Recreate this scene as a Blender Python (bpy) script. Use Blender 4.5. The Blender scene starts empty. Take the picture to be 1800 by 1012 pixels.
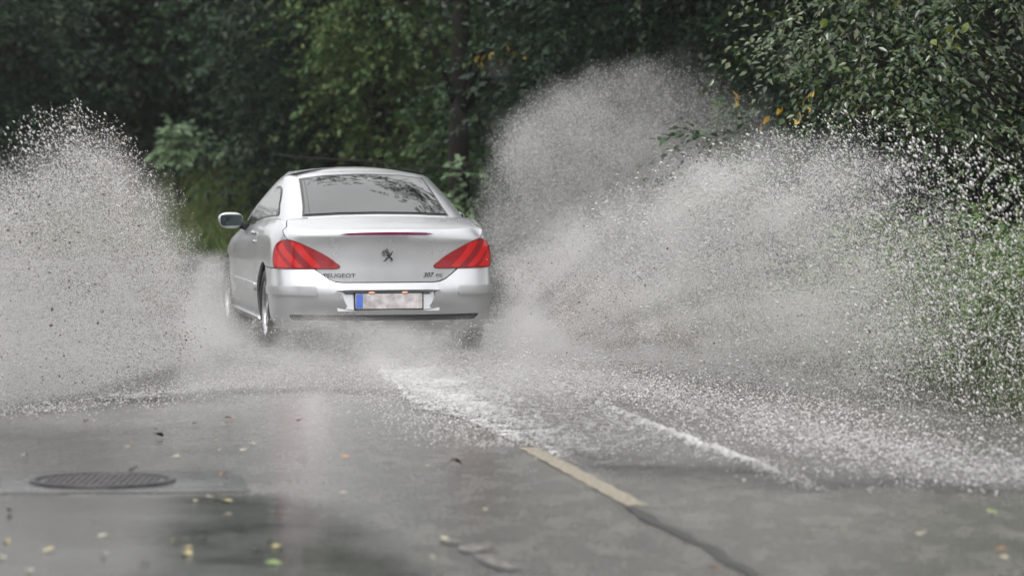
import bpy, bmesh, math, random
import numpy as np
from mathutils import Vector, Matrix
from mathutils.geometry import delaunay_2d_cdt

R = math.radians
rng = np.random.default_rng(7)
random.seed(7)
S = bpy.context.scene
COL = S.collection
PI = math.pi

# ------------------------------------------------------------------ camera
CAM_H = 1.87
FOC = 6810.0                     # focal length in photo pixels (photo 1800 wide)
PITCH = math.atan((506 - 197) / FOC)
cd = bpy.data.cameras.new('camera')
cam = bpy.data.objects.new('camera', cd)
COL.objects.link(cam)
cam.location = (0, 0, CAM_H)
cam.rotation_euler = (PI / 2 - PITCH, 0, 0)
cd.sensor_width = 36.0
cd.lens = 36.0 * FOC / 1800
cd.clip_start = 0.5
cd.clip_end = 1500
cd.dof.use_dof = True
cd.dof.focus_distance = 28.2
cd.dof.aperture_fstop = 2.3
S.camera = cam

# ------------------------------------------------------------------ sky and sun (overcast after rain)
SUN_EL, SUN_AZ = 58.0, 205.0
w = bpy.data.worlds.new('World')
S.world = w
w.use_nodes = True
nt = w.node_tree
for n in list(nt.nodes):
    nt.nodes.remove(n)
sky = nt.nodes.new('ShaderNodeTexSky')
sky.sky_type = 'NISHITA'
sky.sun_disc = False
sky.sun_elevation = R(SUN_EL)
sky.sun_rotation = R(SUN_AZ)
sky.air_density = 1.0
sky.dust_density = 3.0
hs = nt.nodes.new('ShaderNodeHueSaturation')
hs.inputs['Saturation'].default_value = 0.22
bg = nt.nodes.new('ShaderNodeBackground')
bg.inputs['Strength'].default_value = 0.13
out = nt.nodes.new('ShaderNodeOutputWorld')
nt.links.new(sky.outputs[0], hs.inputs['Color'])
# a grey cloud deck, brighter overhead (overcast), thinly broken
tcw = nt.nodes.new('ShaderNodeTexCoord')
sepw = nt.nodes.new('ShaderNodeSeparateXYZ')
nt.links.new(tcw.outputs['Generated'], sepw.inputs[0])
grad = nt.nodes.new('ShaderNodeMapRange')
grad.inputs['From Min'].default_value = 0.0; grad.inputs['From Max'].default_value = 1.0
grad.inputs['To Min'].default_value = 5.2; grad.inputs['To Max'].default_value = 12.0
nt.links.new(sepw.outputs['Z'], grad.inputs['Value'])
cn = nt.nodes.new('ShaderNodeTexNoise')
cn.inputs['Scale'].default_value = 2.5; cn.inputs['Detail'].default_value = 5
nt.links.new(tcw.outputs['Generated'], cn.inputs['Vector'])
cr = nt.nodes.new('ShaderNodeMapRange')
cr.inputs['From Min'].default_value = 0.3; cr.inputs['From Max'].default_value = 0.7
cr.inputs['To Min'].default_value = 0.82; cr.inputs['To Max'].default_value = 1.15
nt.links.new(cn.outputs['Fac'], cr.inputs['Value'])
mu = nt.nodes.new('ShaderNodeMath'); mu.operation = 'MULTIPLY'
nt.links.new(grad.outputs[0], mu.inputs[0]); nt.links.new(cr.outputs[0], mu.inputs[1])
cc = nt.nodes.new('ShaderNodeCombineColor')
for i_ in range(3): nt.links.new(mu.outputs[0], cc.inputs[i_])
mx = nt.nodes.new('ShaderNodeMix'); mx.data_type = 'RGBA'
mx.inputs['Factor'].default_value = 0.75
nt.links.new(hs.outputs[0], mx.inputs['A']); nt.links.new(cc.outputs[0], mx.inputs['B'])
nt.links.new(mx.outputs['Result'], bg.inputs['Color'])
nt.links.new(bg.outputs[0], out.inputs['Surface'])
sd = bpy.data.lights.new('sun', 'SUN')
sd.energy = 0.9
sd.angle = R(25)
sd.color = (1.0, 0.97, 0.93)
sun = bpy.data.objects.new('sun', sd)
COL.objects.link(sun)
sun.rotation_euler = (R(90 - SUN_EL), 0, R(180 - SUN_AZ))

vs = S.view_settings
vs.view_transform = 'Standard'
vs.look = 'None'
vs.exposure = 0.62
vs.gamma = 1
vs.use_curve_mapping = False
cy = S.cycles
cy.use_denoising = True
cy.max_bounces = 8
cy.diffuse_bounces = 3
cy.glossy_bounces = 3
cy.transmission_bounces = 4
cy.transparent_max_bounces = 16
cy.volume_bounces = 2
cy.volume_step_rate = 1.5
cy.sample_clamp_indirect = 6

# ------------------------------------------------------------------ helpers
def at(px, py, Y):
    """world point seen at photo pixel (px, py) at distance Y"""
    return Vector(((px - 900) / FOC * Y, Y, CAM_H - (py - 197) / FOC * Y))

def tag(o, label=None, cat=None, group=None, kind=None):
    if label: o['label'] = label
    if cat: o['category'] = cat
    if group: o['group'] = group
    if kind: o['kind'] = kind
    return o

def empty(name, loc=(0, 0, 0), rz=0):
    o = bpy.data.objects.new(name, None)
    o.empty_display_size = 0.2
    o.location = loc
    o.rotation_euler = (0, 0, rz)
    COL.objects.link(o)
    return o

def link(name, me, m, parent=None):
    o = bpy.data.objects.new(name, me)
    if m is not None and not len(me.materials):
        me.materials.append(m)
    COL.objects.link(o)
    if parent is not None:
        o.parent = parent
    return o

def mesh_np(name, verts, faces, m, parent=None, smooth=False):
    """verts (n,3), faces (k,3|4) arrays"""
    verts = np.asarray(verts, dtype=np.float32)
    faces = np.asarray(faces, dtype=np.int32)
    k = faces.shape[1]
    me = bpy.data.meshes.new(name)
    me.vertices.add(len(verts))
    me.vertices.foreach_set('co', verts.ravel())
    me.loops.add(faces.size)
    me.loops.foreach_set('vertex_index', faces.ravel())
    me.polygons.add(len(faces))
    me.polygons.foreach_set('loop_start', np.arange(0, faces.size, k, dtype=np.int32))
    me.polygons.foreach_set('loop_total', np.full(len(faces), k, dtype=np.int32))
    if smooth:
        me.polygons.foreach_set('use_smooth', np.ones(len(faces), dtype=bool))
    me.update(calc_edges=True)
    return link(name, me, m, parent)

def mesh_py(name, verts, faces, m, parent=None, smooth=False):
    me = bpy.data.meshes.new(name)
    me.from_pydata([tuple(v) for v in verts], [], faces)
    if smooth:
        for p in me.polygons: p.use_smooth = True
    me.update()
    return link(name, me, m, parent)

def mesh_bm(name, bm, m, parent=None, smooth=False):
    me = bpy.data.meshes.new(name)
    bm.normal_update()
    if smooth:
        for f in bm.faces: f.smooth = True
    bm.to_mesh(me); bm.free()
    return link(name, me, m, parent)

def tube(pts, rad, n=8):
    """verts, faces of a tube along pts with radius list"""
    pts = [Vector(p) for p in pts]
    V, F = [], []
    for i, p in enumerate(pts):
        d = (pts[min(i + 1, len(pts) - 1)] - pts[max(i - 1, 0)]).normalized()
        a = d.cross(Vector((0.31, 0.17, 0.93)))
        if a.length < 1e-3: a = d.cross(Vector((1, 0, 0)))
        a.normalize(); b = d.cross(a)
        for k in range(n):
            t = 2 * PI * k / n
            V.append(p + (a * math.cos(t) + b * math.sin(t)) * rad[i])
    for i in range(len(pts) - 1):
        for k in range(n):
            F.append((i * n + k, i * n + (k + 1) % n, (i + 1) * n + (k + 1) % n, (i + 1) * n + k))
    F.append(tuple(range(n - 1, -1, -1)))
    F.append(tuple(range((len(pts) - 1) * n, len(pts) * n)))
    return V, F

def smooth_fn(xs, ys, sigma=0.01, step=0.002):
    g = np.arange(xs[0] - 5 * sigma, xs[-1] + 5 * sigma, step)
    v = np.interp(g, xs, ys)
    k = np.arange(-int(4 * sigma / step), int(4 * sigma / step) + 1) * step
    ker = np.exp(-k * k / (2 * sigma * sigma)); ker /= ker.sum()
    pad = len(k) // 2
    vp = np.concatenate([np.full(pad, v[0]), v, np.full(pad, v[-1])])
    sm = np.convolve(vp, ker, mode='valid')
    return lambda x: float(np.interp(x, g, sm))

def sstep(a, b, x):
    t = min(1.0, max(0.0, (x - a) / (b - a)))
    return t * t * (3 - 2 * t)

def densify(poly, res):
    o = []
    for i, p in enumerate(poly):
        q = poly[(i + 1) % len(poly)]
        d = math.dist(p, q)
        k = max(1, int(math.ceil(d / res)))
        for j in range(k):
            t = j / k
            o.append((p[0] + (q[0] - p[0]) * t, p[1] + (q[1] - p[1]) * t))
    return o

def inside(p, poly):
    c = False
    x, y = p
    j = len(poly) - 1
    for i in range(len(poly)):
        xi, yi = poly[i]; xj, yj = poly[j]
        if (yi > y) != (yj > y) and x < (xj - xi) * (y - yi) / (yj - yi) + xi:
            c = not c
        j = i
    return c

def rounded(poly, r, n=5):
    """round the corners of a polygon"""
    o = []
    k = len(poly)
    for i in range(k):
        p0, p1, p2 = [np.array(poly[(i + j) % k], float) for j in (-1, 0, 1)]
        a, b = p0 - p1, p2 - p1
        la, lb = np.linalg.norm(a), np.linalg.norm(b)
        rr = min(r, la * 0.45, lb * 0.45)
        s, e = p1 + a / la * rr, p1 + b / lb * rr
        for t in np.linspace(0, 1, n):
            o.append(tuple((1 - t) ** 2 * s + 2 * t * (1 - t) * p1 + t * t * e))
    return o

def spline(pts, n=6, closed=True):
    """Catmull-Rom through pts"""
    o = []
    k = len(pts)
    pts = [np.array(p, float) for p in pts]
    for i in range(k if closed else k - 1):
        if closed:
            p0, p1, p2, p3 = [pts[(i + j) % k] for j in (-1, 0, 1, 2)]
        else:
            p0, p1, p2, p3 = [pts[min(max(i + j, 0), k - 1)] for j in (-1, 0, 1, 2)]
        for t in np.linspace(0, 1, n, endpoint=False):
            o.append(tuple(0.5 * (2 * p1 + (p2 - p0) * t + (2 * p0 - 5 * p1 + 4 * p2 - p3) * t * t + (3 * p1 - p0 - 3 * p2 + p3) * t ** 3)))
    if not closed: o.append(tuple(pts[-1]))
    return o


# ------------------------------------------------------------------ materials
def mat(name, col=(0.5, 0.5, 0.5), rough=0.5, metal=0.0, coat=0.0, spec=0.5, emit=None, estr=0.0):
    m = bpy.data.materials.new(name)
    m.use_nodes = True
    b = m.node_tree.nodes['Principled BSDF']
    b.inputs['Base Color'].default_value = (*col, 1)
    b.inputs['Roughness'].default_value = rough
    b.inputs['Metallic'].default_value = metal
    b.inputs['Coat Weight'].default_value = coat
    b.inputs['Coat Roughness'].default_value = 0.06
    b.inputs['Specular IOR Level'].default_value = spec
    if emit:
        b.inputs['Emission Color'].default_value = (*emit, 1)
        b.inputs['Emission Strength'].default_value = estr
    return m

def N(m, t, **kw):
    n = m.node_tree.nodes.new(t)
    for k, v in kw.items():
        if hasattr(n, k): setattr(n, k, v)
        else: n.inputs[k].default_value = v
    return n

def L(m, a, b):
    m.node_tree.links.new(a, b)

def noise(m, scale, detail=4, rough=0.55, coord='Object', vec=None, stretch=None):
    n = N(m, 'ShaderNodeTexNoise')
    n.inputs['Scale'].default_value = scale
    n.inputs['Detail'].default_value = detail
    n.inputs['Roughness'].default_value = rough
    if vec is None:
        tc = N(m, 'ShaderNodeTexCoord')
        vec = tc.outputs[coord]
    if stretch:
        mp = N(m, 'ShaderNodeMapping')
        mp.inputs['Scale'].default_value = stretch[0]
        mp.inputs['Rotation'].default_value = stretch[1]
        L(m, vec, mp.inputs['Vector'])
        vec = mp.outputs[0]
    L(m, vec, n.inputs['Vector'])
    return n

def ramp(m, fac, stops):
    r = N(m, 'ShaderNodeValToRGB')
    els = r.color_ramp.elements
    while len(els) < len(stops): els.new(0.5)
    for e, (p, c) in zip(els, stops):
        e.position = p
        e.color = (*c, 1) if len(c) == 3 else c
    L(m, fac, r.inputs['Fac'])
    return r

def bump(m, height, strength=0.3, dist=0.01):
    b = N(m, 'ShaderNodeBump')
    b.inputs['Strength'].default_value = strength
    b.inputs['Distance'].default_value = dist
    L(m, height, b.inputs['Height'])
    L(m, b.outputs[0], m.node_tree.nodes['Principled BSDF'].inputs['Normal'])
    return b

def P(m): return m.node_tree.nodes['Principled BSDF'].inputs

# ------------------------------------------------------------------ noise for shapes
def vnoise(x, y, seed=0, z=None):
    """smooth lattice noise, about -1..1"""
    x = np.asarray(x, float); y = np.asarray(y, float)
    xi = np.floor(x).astype(np.int64); yi = np.floor(y).astype(np.int64)
    fx = x - xi; fy = y - yi
    fx = fx * fx * (3 - 2 * fx); fy = fy * fy * (3 - 2 * fy)
    def h(a, b):
        v = (a * 374761393 + b * 668265263 + seed * 1442695041) & 0xffffffff
        v = ((v ^ (v >> 13)) * 1274126177) & 0xffffffff
        v = v ^ (v >> 16)
        return (v & 0xffff) / 32767.5 - 1
    a = h(xi, yi); b = h(xi + 1, yi); c = h(xi, yi + 1); d = h(xi + 1, yi + 1)
    return (a * (1 - fx) + b * fx) * (1 - fy) + (c * (1 - fx) + d * fx) * fy

def fbm(x, y, seed=0, oct=4):
    s, a, t = 0, 1.0, 0
    for o in range(oct):
        s = s + a * vnoise(x * 2 ** o, y * 2 ** o, seed + o * 17); t += a; a *= .5
    return s / t

# ------------------------------------------------------------------ road line: straight, then a bend to the left
def road_path():
    p = [(3.465 - .159 * Y, Y) for Y in np.linspace(-12, 40, 27)]
    hx, hy = -.157, .9876
    Rr = 25.0
    cx, cyy = p[-1][0] - hy * Rr, p[-1][1] + hx * Rr
    a0 = math.atan2(p[-1][1] - cyy, p[-1][0] - cx)
    for k in range(1, 26):
        a = a0 + R(80) * k / 25
        p.append((cx + Rr * math.cos(a), cyy + Rr * math.sin(a)))
    dx, dy = p[-1][0] - p[-2][0], p[-1][1] - p[-2][1]
    l = math.hypot(dx, dy)
    for k in range(1, 12):
        p.append((p[-1][0] + dx / l * 6, p[-1][1] + dy / l * 6))
    return np.array(p)
PATH = road_path()

def road_d(x, y):
    """signed distance from the road's middle line, right positive"""
    x = np.asarray(x, float); y = np.asarray(y, float)
    best = np.full(x.shape, 1e9); sg = np.zeros(x.shape)
    for i in range(len(PATH) - 1):
        ax, ay = PATH[i]; bx, by = PATH[i + 1]
        ex, ey = bx - ax, by - ay
        t = np.clip(((x - ax) * ex + (y - ay) * ey) / (ex * ex + ey * ey), 0, 1)
        qx, qy = ax + ex * t, ay + ey * t
        d = np.hypot(x - qx, y - qy)
        s = ex * (y - ay) - ey * (x - ax)
        m = d < best
        best = np.where(m, d, best); sg = np.where(m, np.where(s < 0, 1.0, -1.0), sg)
    return best * sg

def nstep(a, b, x):
    t = np.clip((x - a) / (b - a), 0, 1)
    return t * t * (3 - 2 * t)

RIGHT_E, LEFT_E = 3.45, 4.6
def terrain(x, y):
    d = road_d(x, y)
    r = -.05 + .09 * nstep(RIGHT_E, RIGHT_E + .5, d) + .75 * nstep(RIGHT_E + .6, 9.5, d) + 1.3 * nstep(9, 17, d) + 1.2 * nstep(16, 45, d)
    l = .09 * nstep(LEFT_E, LEFT_E + .6, -d) + .5 * nstep(LEFT_E + 1, 14, -d) + 1.0 * nstep(14, 50, -d)
    n = fbm(np.asarray(x) * .35, np.asarray(y) * .35, 3, 4)
    amp = nstep(RIGHT_E, 8, d) + nstep(LEFT_E, 9, -d)
    return r + l + n * .16 * amp

# ground sheet
def ground_mesh():
    xs = np.concatenate([np.linspace(-400, -45, 14), np.linspace(-40, 30, 141), np.linspace(36, 400, 14)])
    ys = np.concatenate([np.linspace(-250, -14, 12), np.linspace(-10, 90, 201), np.linspace(97, 700, 16)])
    X, Y = np.meshgrid(xs, ys)
    Z = terrain(X, Y)
    V = np.stack([X.ravel(), Y.ravel(), Z.ravel()], 1)
    nx = len(xs)
    i, j = np.meshgrid(np.arange(nx - 1), np.arange(len(ys) - 1))
    a = (j * nx + i).ravel()
    F = np.stack([a, a + 1, a + nx + 1, a + nx], 1)
    return V, F
m_soil = mat('soil', (.03, .025, .018), .9)
n_ = noise(m_soil, 2.2, 6, .65)
r_ = ramp(m_soil, n_.outputs['Fac'], [(.30, (.020, .016, .011)), (.52, (.036, .030, .020)), (.70, (.022, .034, .012))])
L(m_soil, r_.outputs[0], P(m_soil)['Base Color'])
bump(m_soil, n_.outputs['Fac'], .8, .08)
g_ = mesh_np('ground', *ground_mesh(), m_soil, None, True)
tag(g_, 'dark leafy soil bank beside and behind the road', kind='structure')

# road strip
def strip(d0, d1, z, res=.6, i0=0, i1=None):
    pts = PATH[i0:i1]
    t = np.gradient(pts, axis=0); t /= np.linalg.norm(t, axis=1)[:, None]
    nr = np.stack([t[:, 1], -t[:, 0]], 1)
    cols = np.linspace(d0, d1, max(2, int(abs(d1 - d0) / res) + 1))
    V = []
    for p, n in zip(pts, nr):
        for c in cols: V.append((p[0] + n[0] * c, p[1] + n[1] * c, z))
    k = len(cols); F = []
    for i in range(len(pts) - 1):
        for j in range(k - 1):
            F.append((i * k + j, i * k + j + 1, (i + 1) * k + j + 1, (i + 1) * k + j))
    return V, F
def asphalt():
    m = mat('wet_asphalt', (.05, .05, .05), .3, 0, .55)
    P(m)['Coat Roughness'].default_value = .20
    big = noise(m, .55, 5, .6)
    chip = noise(m, 55, 4, .75, stretch=((1, .14, 1), (0, 0, 0)))
    fine = noise(m, 170, 3, .7)
    mid = noise(m, 5.0, 5, .6, stretch=((1, .35, 1), (0, 0, R(9))))
    c = ramp(m, fine.outputs['Fac'], [(.30, (.044, .043, .040)), (.55, (.080, .077, .071)), (.75, (.145, .138, .127))])
    c2 = ramp(m, mid.outputs['Fac'], [(.32, (.55, .55, .55)), (.68, (1.35, 1.31, 1.24))])
    mx = N(m, 'ShaderNodeMix', data_type='RGBA', blend_type='MULTIPLY')
    mx.inputs['Factor'].default_value = 1.0
    L(m, c.outputs[0], mx.inputs['A']); L(m, c2.outputs[0], mx.inputs['B'])
    L(m, mx.outputs['Result'], P(m)['Base Color'])
    c3 = ramp(m, chip.outputs['Fac'], [(.34, (.42, .42, .42)), (.5, (.95, .95, .95)), (.66, (1.75, 1.72, 1.65))])
    mx2 = N(m, 'ShaderNodeMix', data_type='RGBA', blend_type='MULTIPLY'); mx2.inputs['Factor'].default_value = 1
    L(m, mx.outputs['Result'], mx2.inputs['A']); L(m, c3.outputs[0], mx2.inputs['B']); L(m, mx2.outputs['Result'], P(m)['Base Color'])
    rm = N(m, 'ShaderNodeMath', operation='MULTIPLY_ADD'); L(m, chip.outputs['Fac'], rm.inputs[0]); rm.inputs[1].default_value = .6; L(m, mid.outputs['Fac'], rm.inputs[2])
    rs_ = N(m, 'ShaderNodeMath', operation='SUBTRACT'); L(m, rm.outputs[0], rs_.inputs[0]); rs_.inputs[1].default_value = .3
    r = ramp(m, rs_.outputs[0], [(.30, (.08,) * 3), (.5, (.22,) * 3), (.70, (.46,) * 3)])
    L(m, r.outputs[0], P(m)['Roughness'])
    ad = N(m, 'ShaderNodeMath', operation='MULTIPLY_ADD')
    L(m, fine.outputs['Fac'], ad.inputs[0]); ad.inputs[1].default_value = .35
    L(m, big.outputs['Fac'], ad.inputs[2])
    bm_ = N(m, 'ShaderNodeMath', operation='MULTIPLY_ADD'); L(m, chip.outputs['Fac'], bm_.inputs[0]); bm_.inputs[1].default_value = 1.5; L(m, fine.outputs['Fac'], bm_.inputs[2])
    bump(m, bm_.outputs[0], .22, .006)
    return m
m_asph = asphalt()
road = mesh_py('road', *strip(-LEFT_E, RIGHT_E, .0), m_asph)
tag(road, 'wet grey asphalt road bending away under the spray', kind='structure')

def ground_at(px, py, z=0.0):
    Y = (CAM_H - z) * FOC / (py - 197.0)
    return Vector(((px - 900) / FOC * Y, Y, z))

def flat_poly(name, poly, z, m, parent=None, res=None):
    """flat sheet with a ragged outline"""
    me_v = [(p[0], p[1], z) for p in poly]
    bm = bmesh.new()
    vs_ = [bm.verts.new(v) for v in me_v]
    bm.faces.new(vs_)
    bm.normal_update()
    if bm.faces[:] and bm.faces[:][0].normal.z < 0: bmesh.ops.reverse_faces(bm, faces=bm.faces[:])
    bmesh.ops.triangulate(bm, faces=bm.faces[:])
    return mesh_bm(name, bm, m, parent)
def ragged(poly, amp, seed, n=10):
    p = spline(poly, n)
    o = []
    for i, q in enumerate(p):
        o.append((q[0] + amp * float(fbm(np.array([i * .37]), np.array([1.3]), seed)[0]), q[1] + 1.6 * amp * float(fbm(np.array([i * .37]), np.array([9.1]), seed + 5)[0])))
    return o

# repaired square of asphalt around the manhole
m_patch = mat('patched_asphalt', (.045, .046, .048), .22)
n_ = noise(m_patch, 60, 4, .7)
r_ = ramp(m_patch, n_.outputs['Fac'], [(.35, (.034, .035, .037)), (.7, (.085, .087, .09))])
L(m_patch, r_.outputs[0], P(m_patch)['Base Color'])
r2 = ramp(m_patch, noise(m_patch, 3.5, 4, .6).outputs['Fac'], [(.35, (.10,) * 3), (.65, (.34,) * 3)])
L(m_patch, r2.outputs[0], P(m_patch)['Roughness'])
bump(m_patch, n_.outputs['Fac'], .25, .004)
pp = [ground_at(*q) for q in [(-260, 868), (120, 869), (300, 868), (438, 866), (425, 840), (400, 829), (100, 829), (-260, 830)]]
tag(flat_poly('road_patch', [(p.x, p.y) for p in pp], .004, m_patch, road), 'darker smooth repair in the asphalt around the manhole')

# dashed middle line (one dash in view) and the dark joint running on from it
m_line = mat('road_paint', (.55, .47, .33), .45)
n_ = noise(m_line, 45, 4, .7)
r_ = ramp(m_line, n_.outputs['Fac'], [(.42, (.09, .085, .07)), (.55, (.30, .26, .19)), (.8, (.40, .345, .26))])
L(m_line, r_.outputs[0], P(m_line)['Base Color'])
def along(Y, off): return (3.465 - .159 * Y + off * .9876, Y + off * .157)
def dash(y0, y1, name='road_marking'):
    k = 24
    lft = [along(y0 + (y1 - y0) * i / k, -.002 + .006 * math.sin(i * 2.3)) for i in range(k + 1)]
    rgt = [along(y0 + (y1 - y0) * i / k, .108 + .006 * math.sin(i * 1.7 + 1)) for i in range(k + 1)]
    return flat_poly(name, rgt + lft[::-1], .003, m_line, road)
dash(18.35, 21.55)
dash(27.6, 30.6)
dash(36.6, 39.4)
m_joint = mat('tar_joint', (.022, .022, .022), .32)
jl = [along(y, -.03 + .012 * math.sin(y * 3.1) + .012 * math.sin(y * 7.7)) for y in np.linspace(9, 18.3, 40)]
jr = [along(y, .035 + .012 * math.sin(y * 3.1) + .018 * math.sin(y * 9.1 + 2)) for y in np.linspace(9, 18.3, 40)]
flat_poly('tar_joint', jr + jl[::-1], .004, m_joint, road)
m_worn = mat('worn_paint', (.3, .26, .2), .4)
n_ = noise(m_worn, 30, 5, .8, stretch=((1, .3, 1), (0, 0, 0)))
r_ = ramp(m_worn, n_.outputs['Fac'], [(.50, (.060, .057, .052)), (.62, (.24, .21, .18)), (.85, (.36, .32, .28))])
L(m_worn, r_.outputs[0], P(m_worn)['Base Color'])
# worn scraps of pale paint near the bottom of the picture
for i, (q, a) in enumerate([([(806, 962), (850, 962), (868, 966), (830, 974), (812, 972)], .01), ([(828, 976), (862, 980), (905, 996), (920, 1004), (880, 1003), (850, 992)], .012), ([(770, 950), (800, 952), (812, 958), (782, 958)], .006)]):
    g = [ground_at(*p) for p in q]
    flat_poly('worn_marking', ragged([(p.x, p.y) for p in g], a, 40 + i, 5), .006, m_worn, road)

# standing water in the near left of the road
m_puddle = mat('puddle_water', (.040, .040, .036), .06, 0, 0, .5)
n1 = noise(m_puddle, 7.0, 4, .55, stretch=((.45, 1.6, 1), (0, 0, 0)))
rr = ramp(m_puddle, noise(m_puddle, 1.2, 4, .6).outputs['Fac'], [(.35, (.07,) * 3), (.65, (.16,) * 3)])
L(m_puddle, rr.outputs[0], P(m_puddle)['Roughness'])
bump(m_puddle, n1.outputs['Fac'], .22, .012)
da_ = N(m_puddle, 'ShaderNodeAttribute', attribute_name='depth'); tb_ = N(m_puddle, 'ShaderNodeBsdfTransparent'); ms_ = N(m_puddle, 'ShaderNodeMixShader')
L(m_puddle, da_.outputs['Fac'], ms_.inputs[0]); L(m_puddle, tb_.outputs[0], ms_.inputs[1]); L(m_puddle, m_puddle.node_tree.nodes['Principled BSDF'].outputs[0], ms_.inputs[2])
L(m_puddle, ms_.outputs[0], m_puddle.node_tree.nodes['Material Output'].inputs['Surface'])
def puddle(poly, z, soft, amp, label, seed, res=.03):
    g = [ground_at(*q) for q in poly]; pl_ = [(p.x, p.y) for p in g]
    A = np.array(pl_); lo, hi = A.min(0), A.max(0)
    X, Y = np.meshgrid(np.arange(lo[0], hi[0], res), np.arange(lo[1], hi[1], res))
    x, y = X.ravel(), Y.ravel()
    c = np.zeros(len(x), bool); best = np.full(len(x), 1e9)
    for i in range(len(A)):
        (xi, yi), (xj, yj) = A[i], A[i - 1]
        c ^= ((yi > y) != (yj > y)) & (x < (xj - xi) * (y - yi) / (yj - yi + 1e-12) + xi)
        ex, ey = xj - xi, yj - yi
        t = np.clip(((x - xi) * ex + (y - yi) * ey) / (ex * ex + ey * ey), 0, 1)
        best = np.minimum(best, np.hypot(x - xi - t * ex, y - yi - t * ey))
    sd_ = np.where(c, best, -best) + amp * fbm(x * 3, y * 2.2, seed, 4) + .35 * amp * fbm(x * 14, y * 9, seed + 3, 3)
    dep = nstep(0, soft, sd_) * nstep(0, .02, np.where(c, best, 0))
    nx = X.shape[1]
    i, j = np.meshgrid(np.arange(nx - 1), np.arange(X.shape[0] - 1)); q = (j * nx + i).ravel()
    F = np.stack([q, q + 1, q + nx + 1, q + nx], 1); F = F[(dep[F] > 0).any(1)]
    used = np.unique(F); re = np.full(len(x), -1); re[used] = np.arange(len(used))
    o = mesh_np('puddle', np.stack([x, y, np.full(len(x), z)], 1)[used], re[F], m_puddle, None, True)
    at2 = o.data.attributes.new('depth', 'FLOAT', 'POINT'); at2.data.foreach_set('value', dep[used].astype(np.float32))
    return tag(o, label, kind='structure')
puddle([(-300, 866), (0, 866), (200, 866), (330, 866), (430, 866), (560, 868), (640, 890), (720, 930), (800, 1000), (860, 1060), (800, 1090), (-400, 1100)], .010, .55, .16, 'smooth puddle mirroring spray and trees in front of the manhole', 77)
puddle([(-300, 738), (100, 736), (300, 738), (430, 748), (560, 790), (610, 840), (560, 866), (-300, 864)], .006, 2.6, .25, 'thin film of water on the asphalt beyond the manhole', 79, .04)
# ------------------------------------------------------------------ flood water on the road with foam and wakes
def poly_dist(x, y, pts):
    best = np.full(x.shape, 1e9); tt = np.zeros(x.shape); sg = np.zeros(x.shape)
    n = len(pts) - 1
    for i in range(n):
        ax, ay = pts[i]; bx, by = pts[i + 1]
        ex, ey = bx - ax, by - ay
        t = np.clip(((x - ax) * ex + (y - ay) * ey) / (ex * ex + ey * ey), 0, 1)
        d = np.hypot(x - ax - ex * t, y - ay - ey * t)
        m = d < best
        best = np.where(m, d, best); tt = np.where(m, (i + t) / n, tt)
        sg = np.where(m, np.sign(ex * (y - ay) - ey * (x - ax)), sg)
    return best, tt, sg
def gline(pp_): return [tuple(ground_at(*p)[:2]) for p in pp_]
FOAM_L = gline([(640, 640), (690, 680), (760, 736), (830, 768), (905, 797), (1000, 838)])   # left edge of the bright wake
FOAM_R = gline([(880, 640), (1010, 690), (1120, 742), (1180, 768), (1245, 793), (1330, 822), (1440, 868)])   # thin ridge on its right
BAND_C = gline([(960, 640), (1150, 690), (1350, 740), (1560, 800), (1900, 870)])            # broad band of splashes at right
EDGE_D = gline([(-250, 742), (0, 728), (130, 722), (260, 702), (400, 678), (560, 650)])     # left wave front
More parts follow.
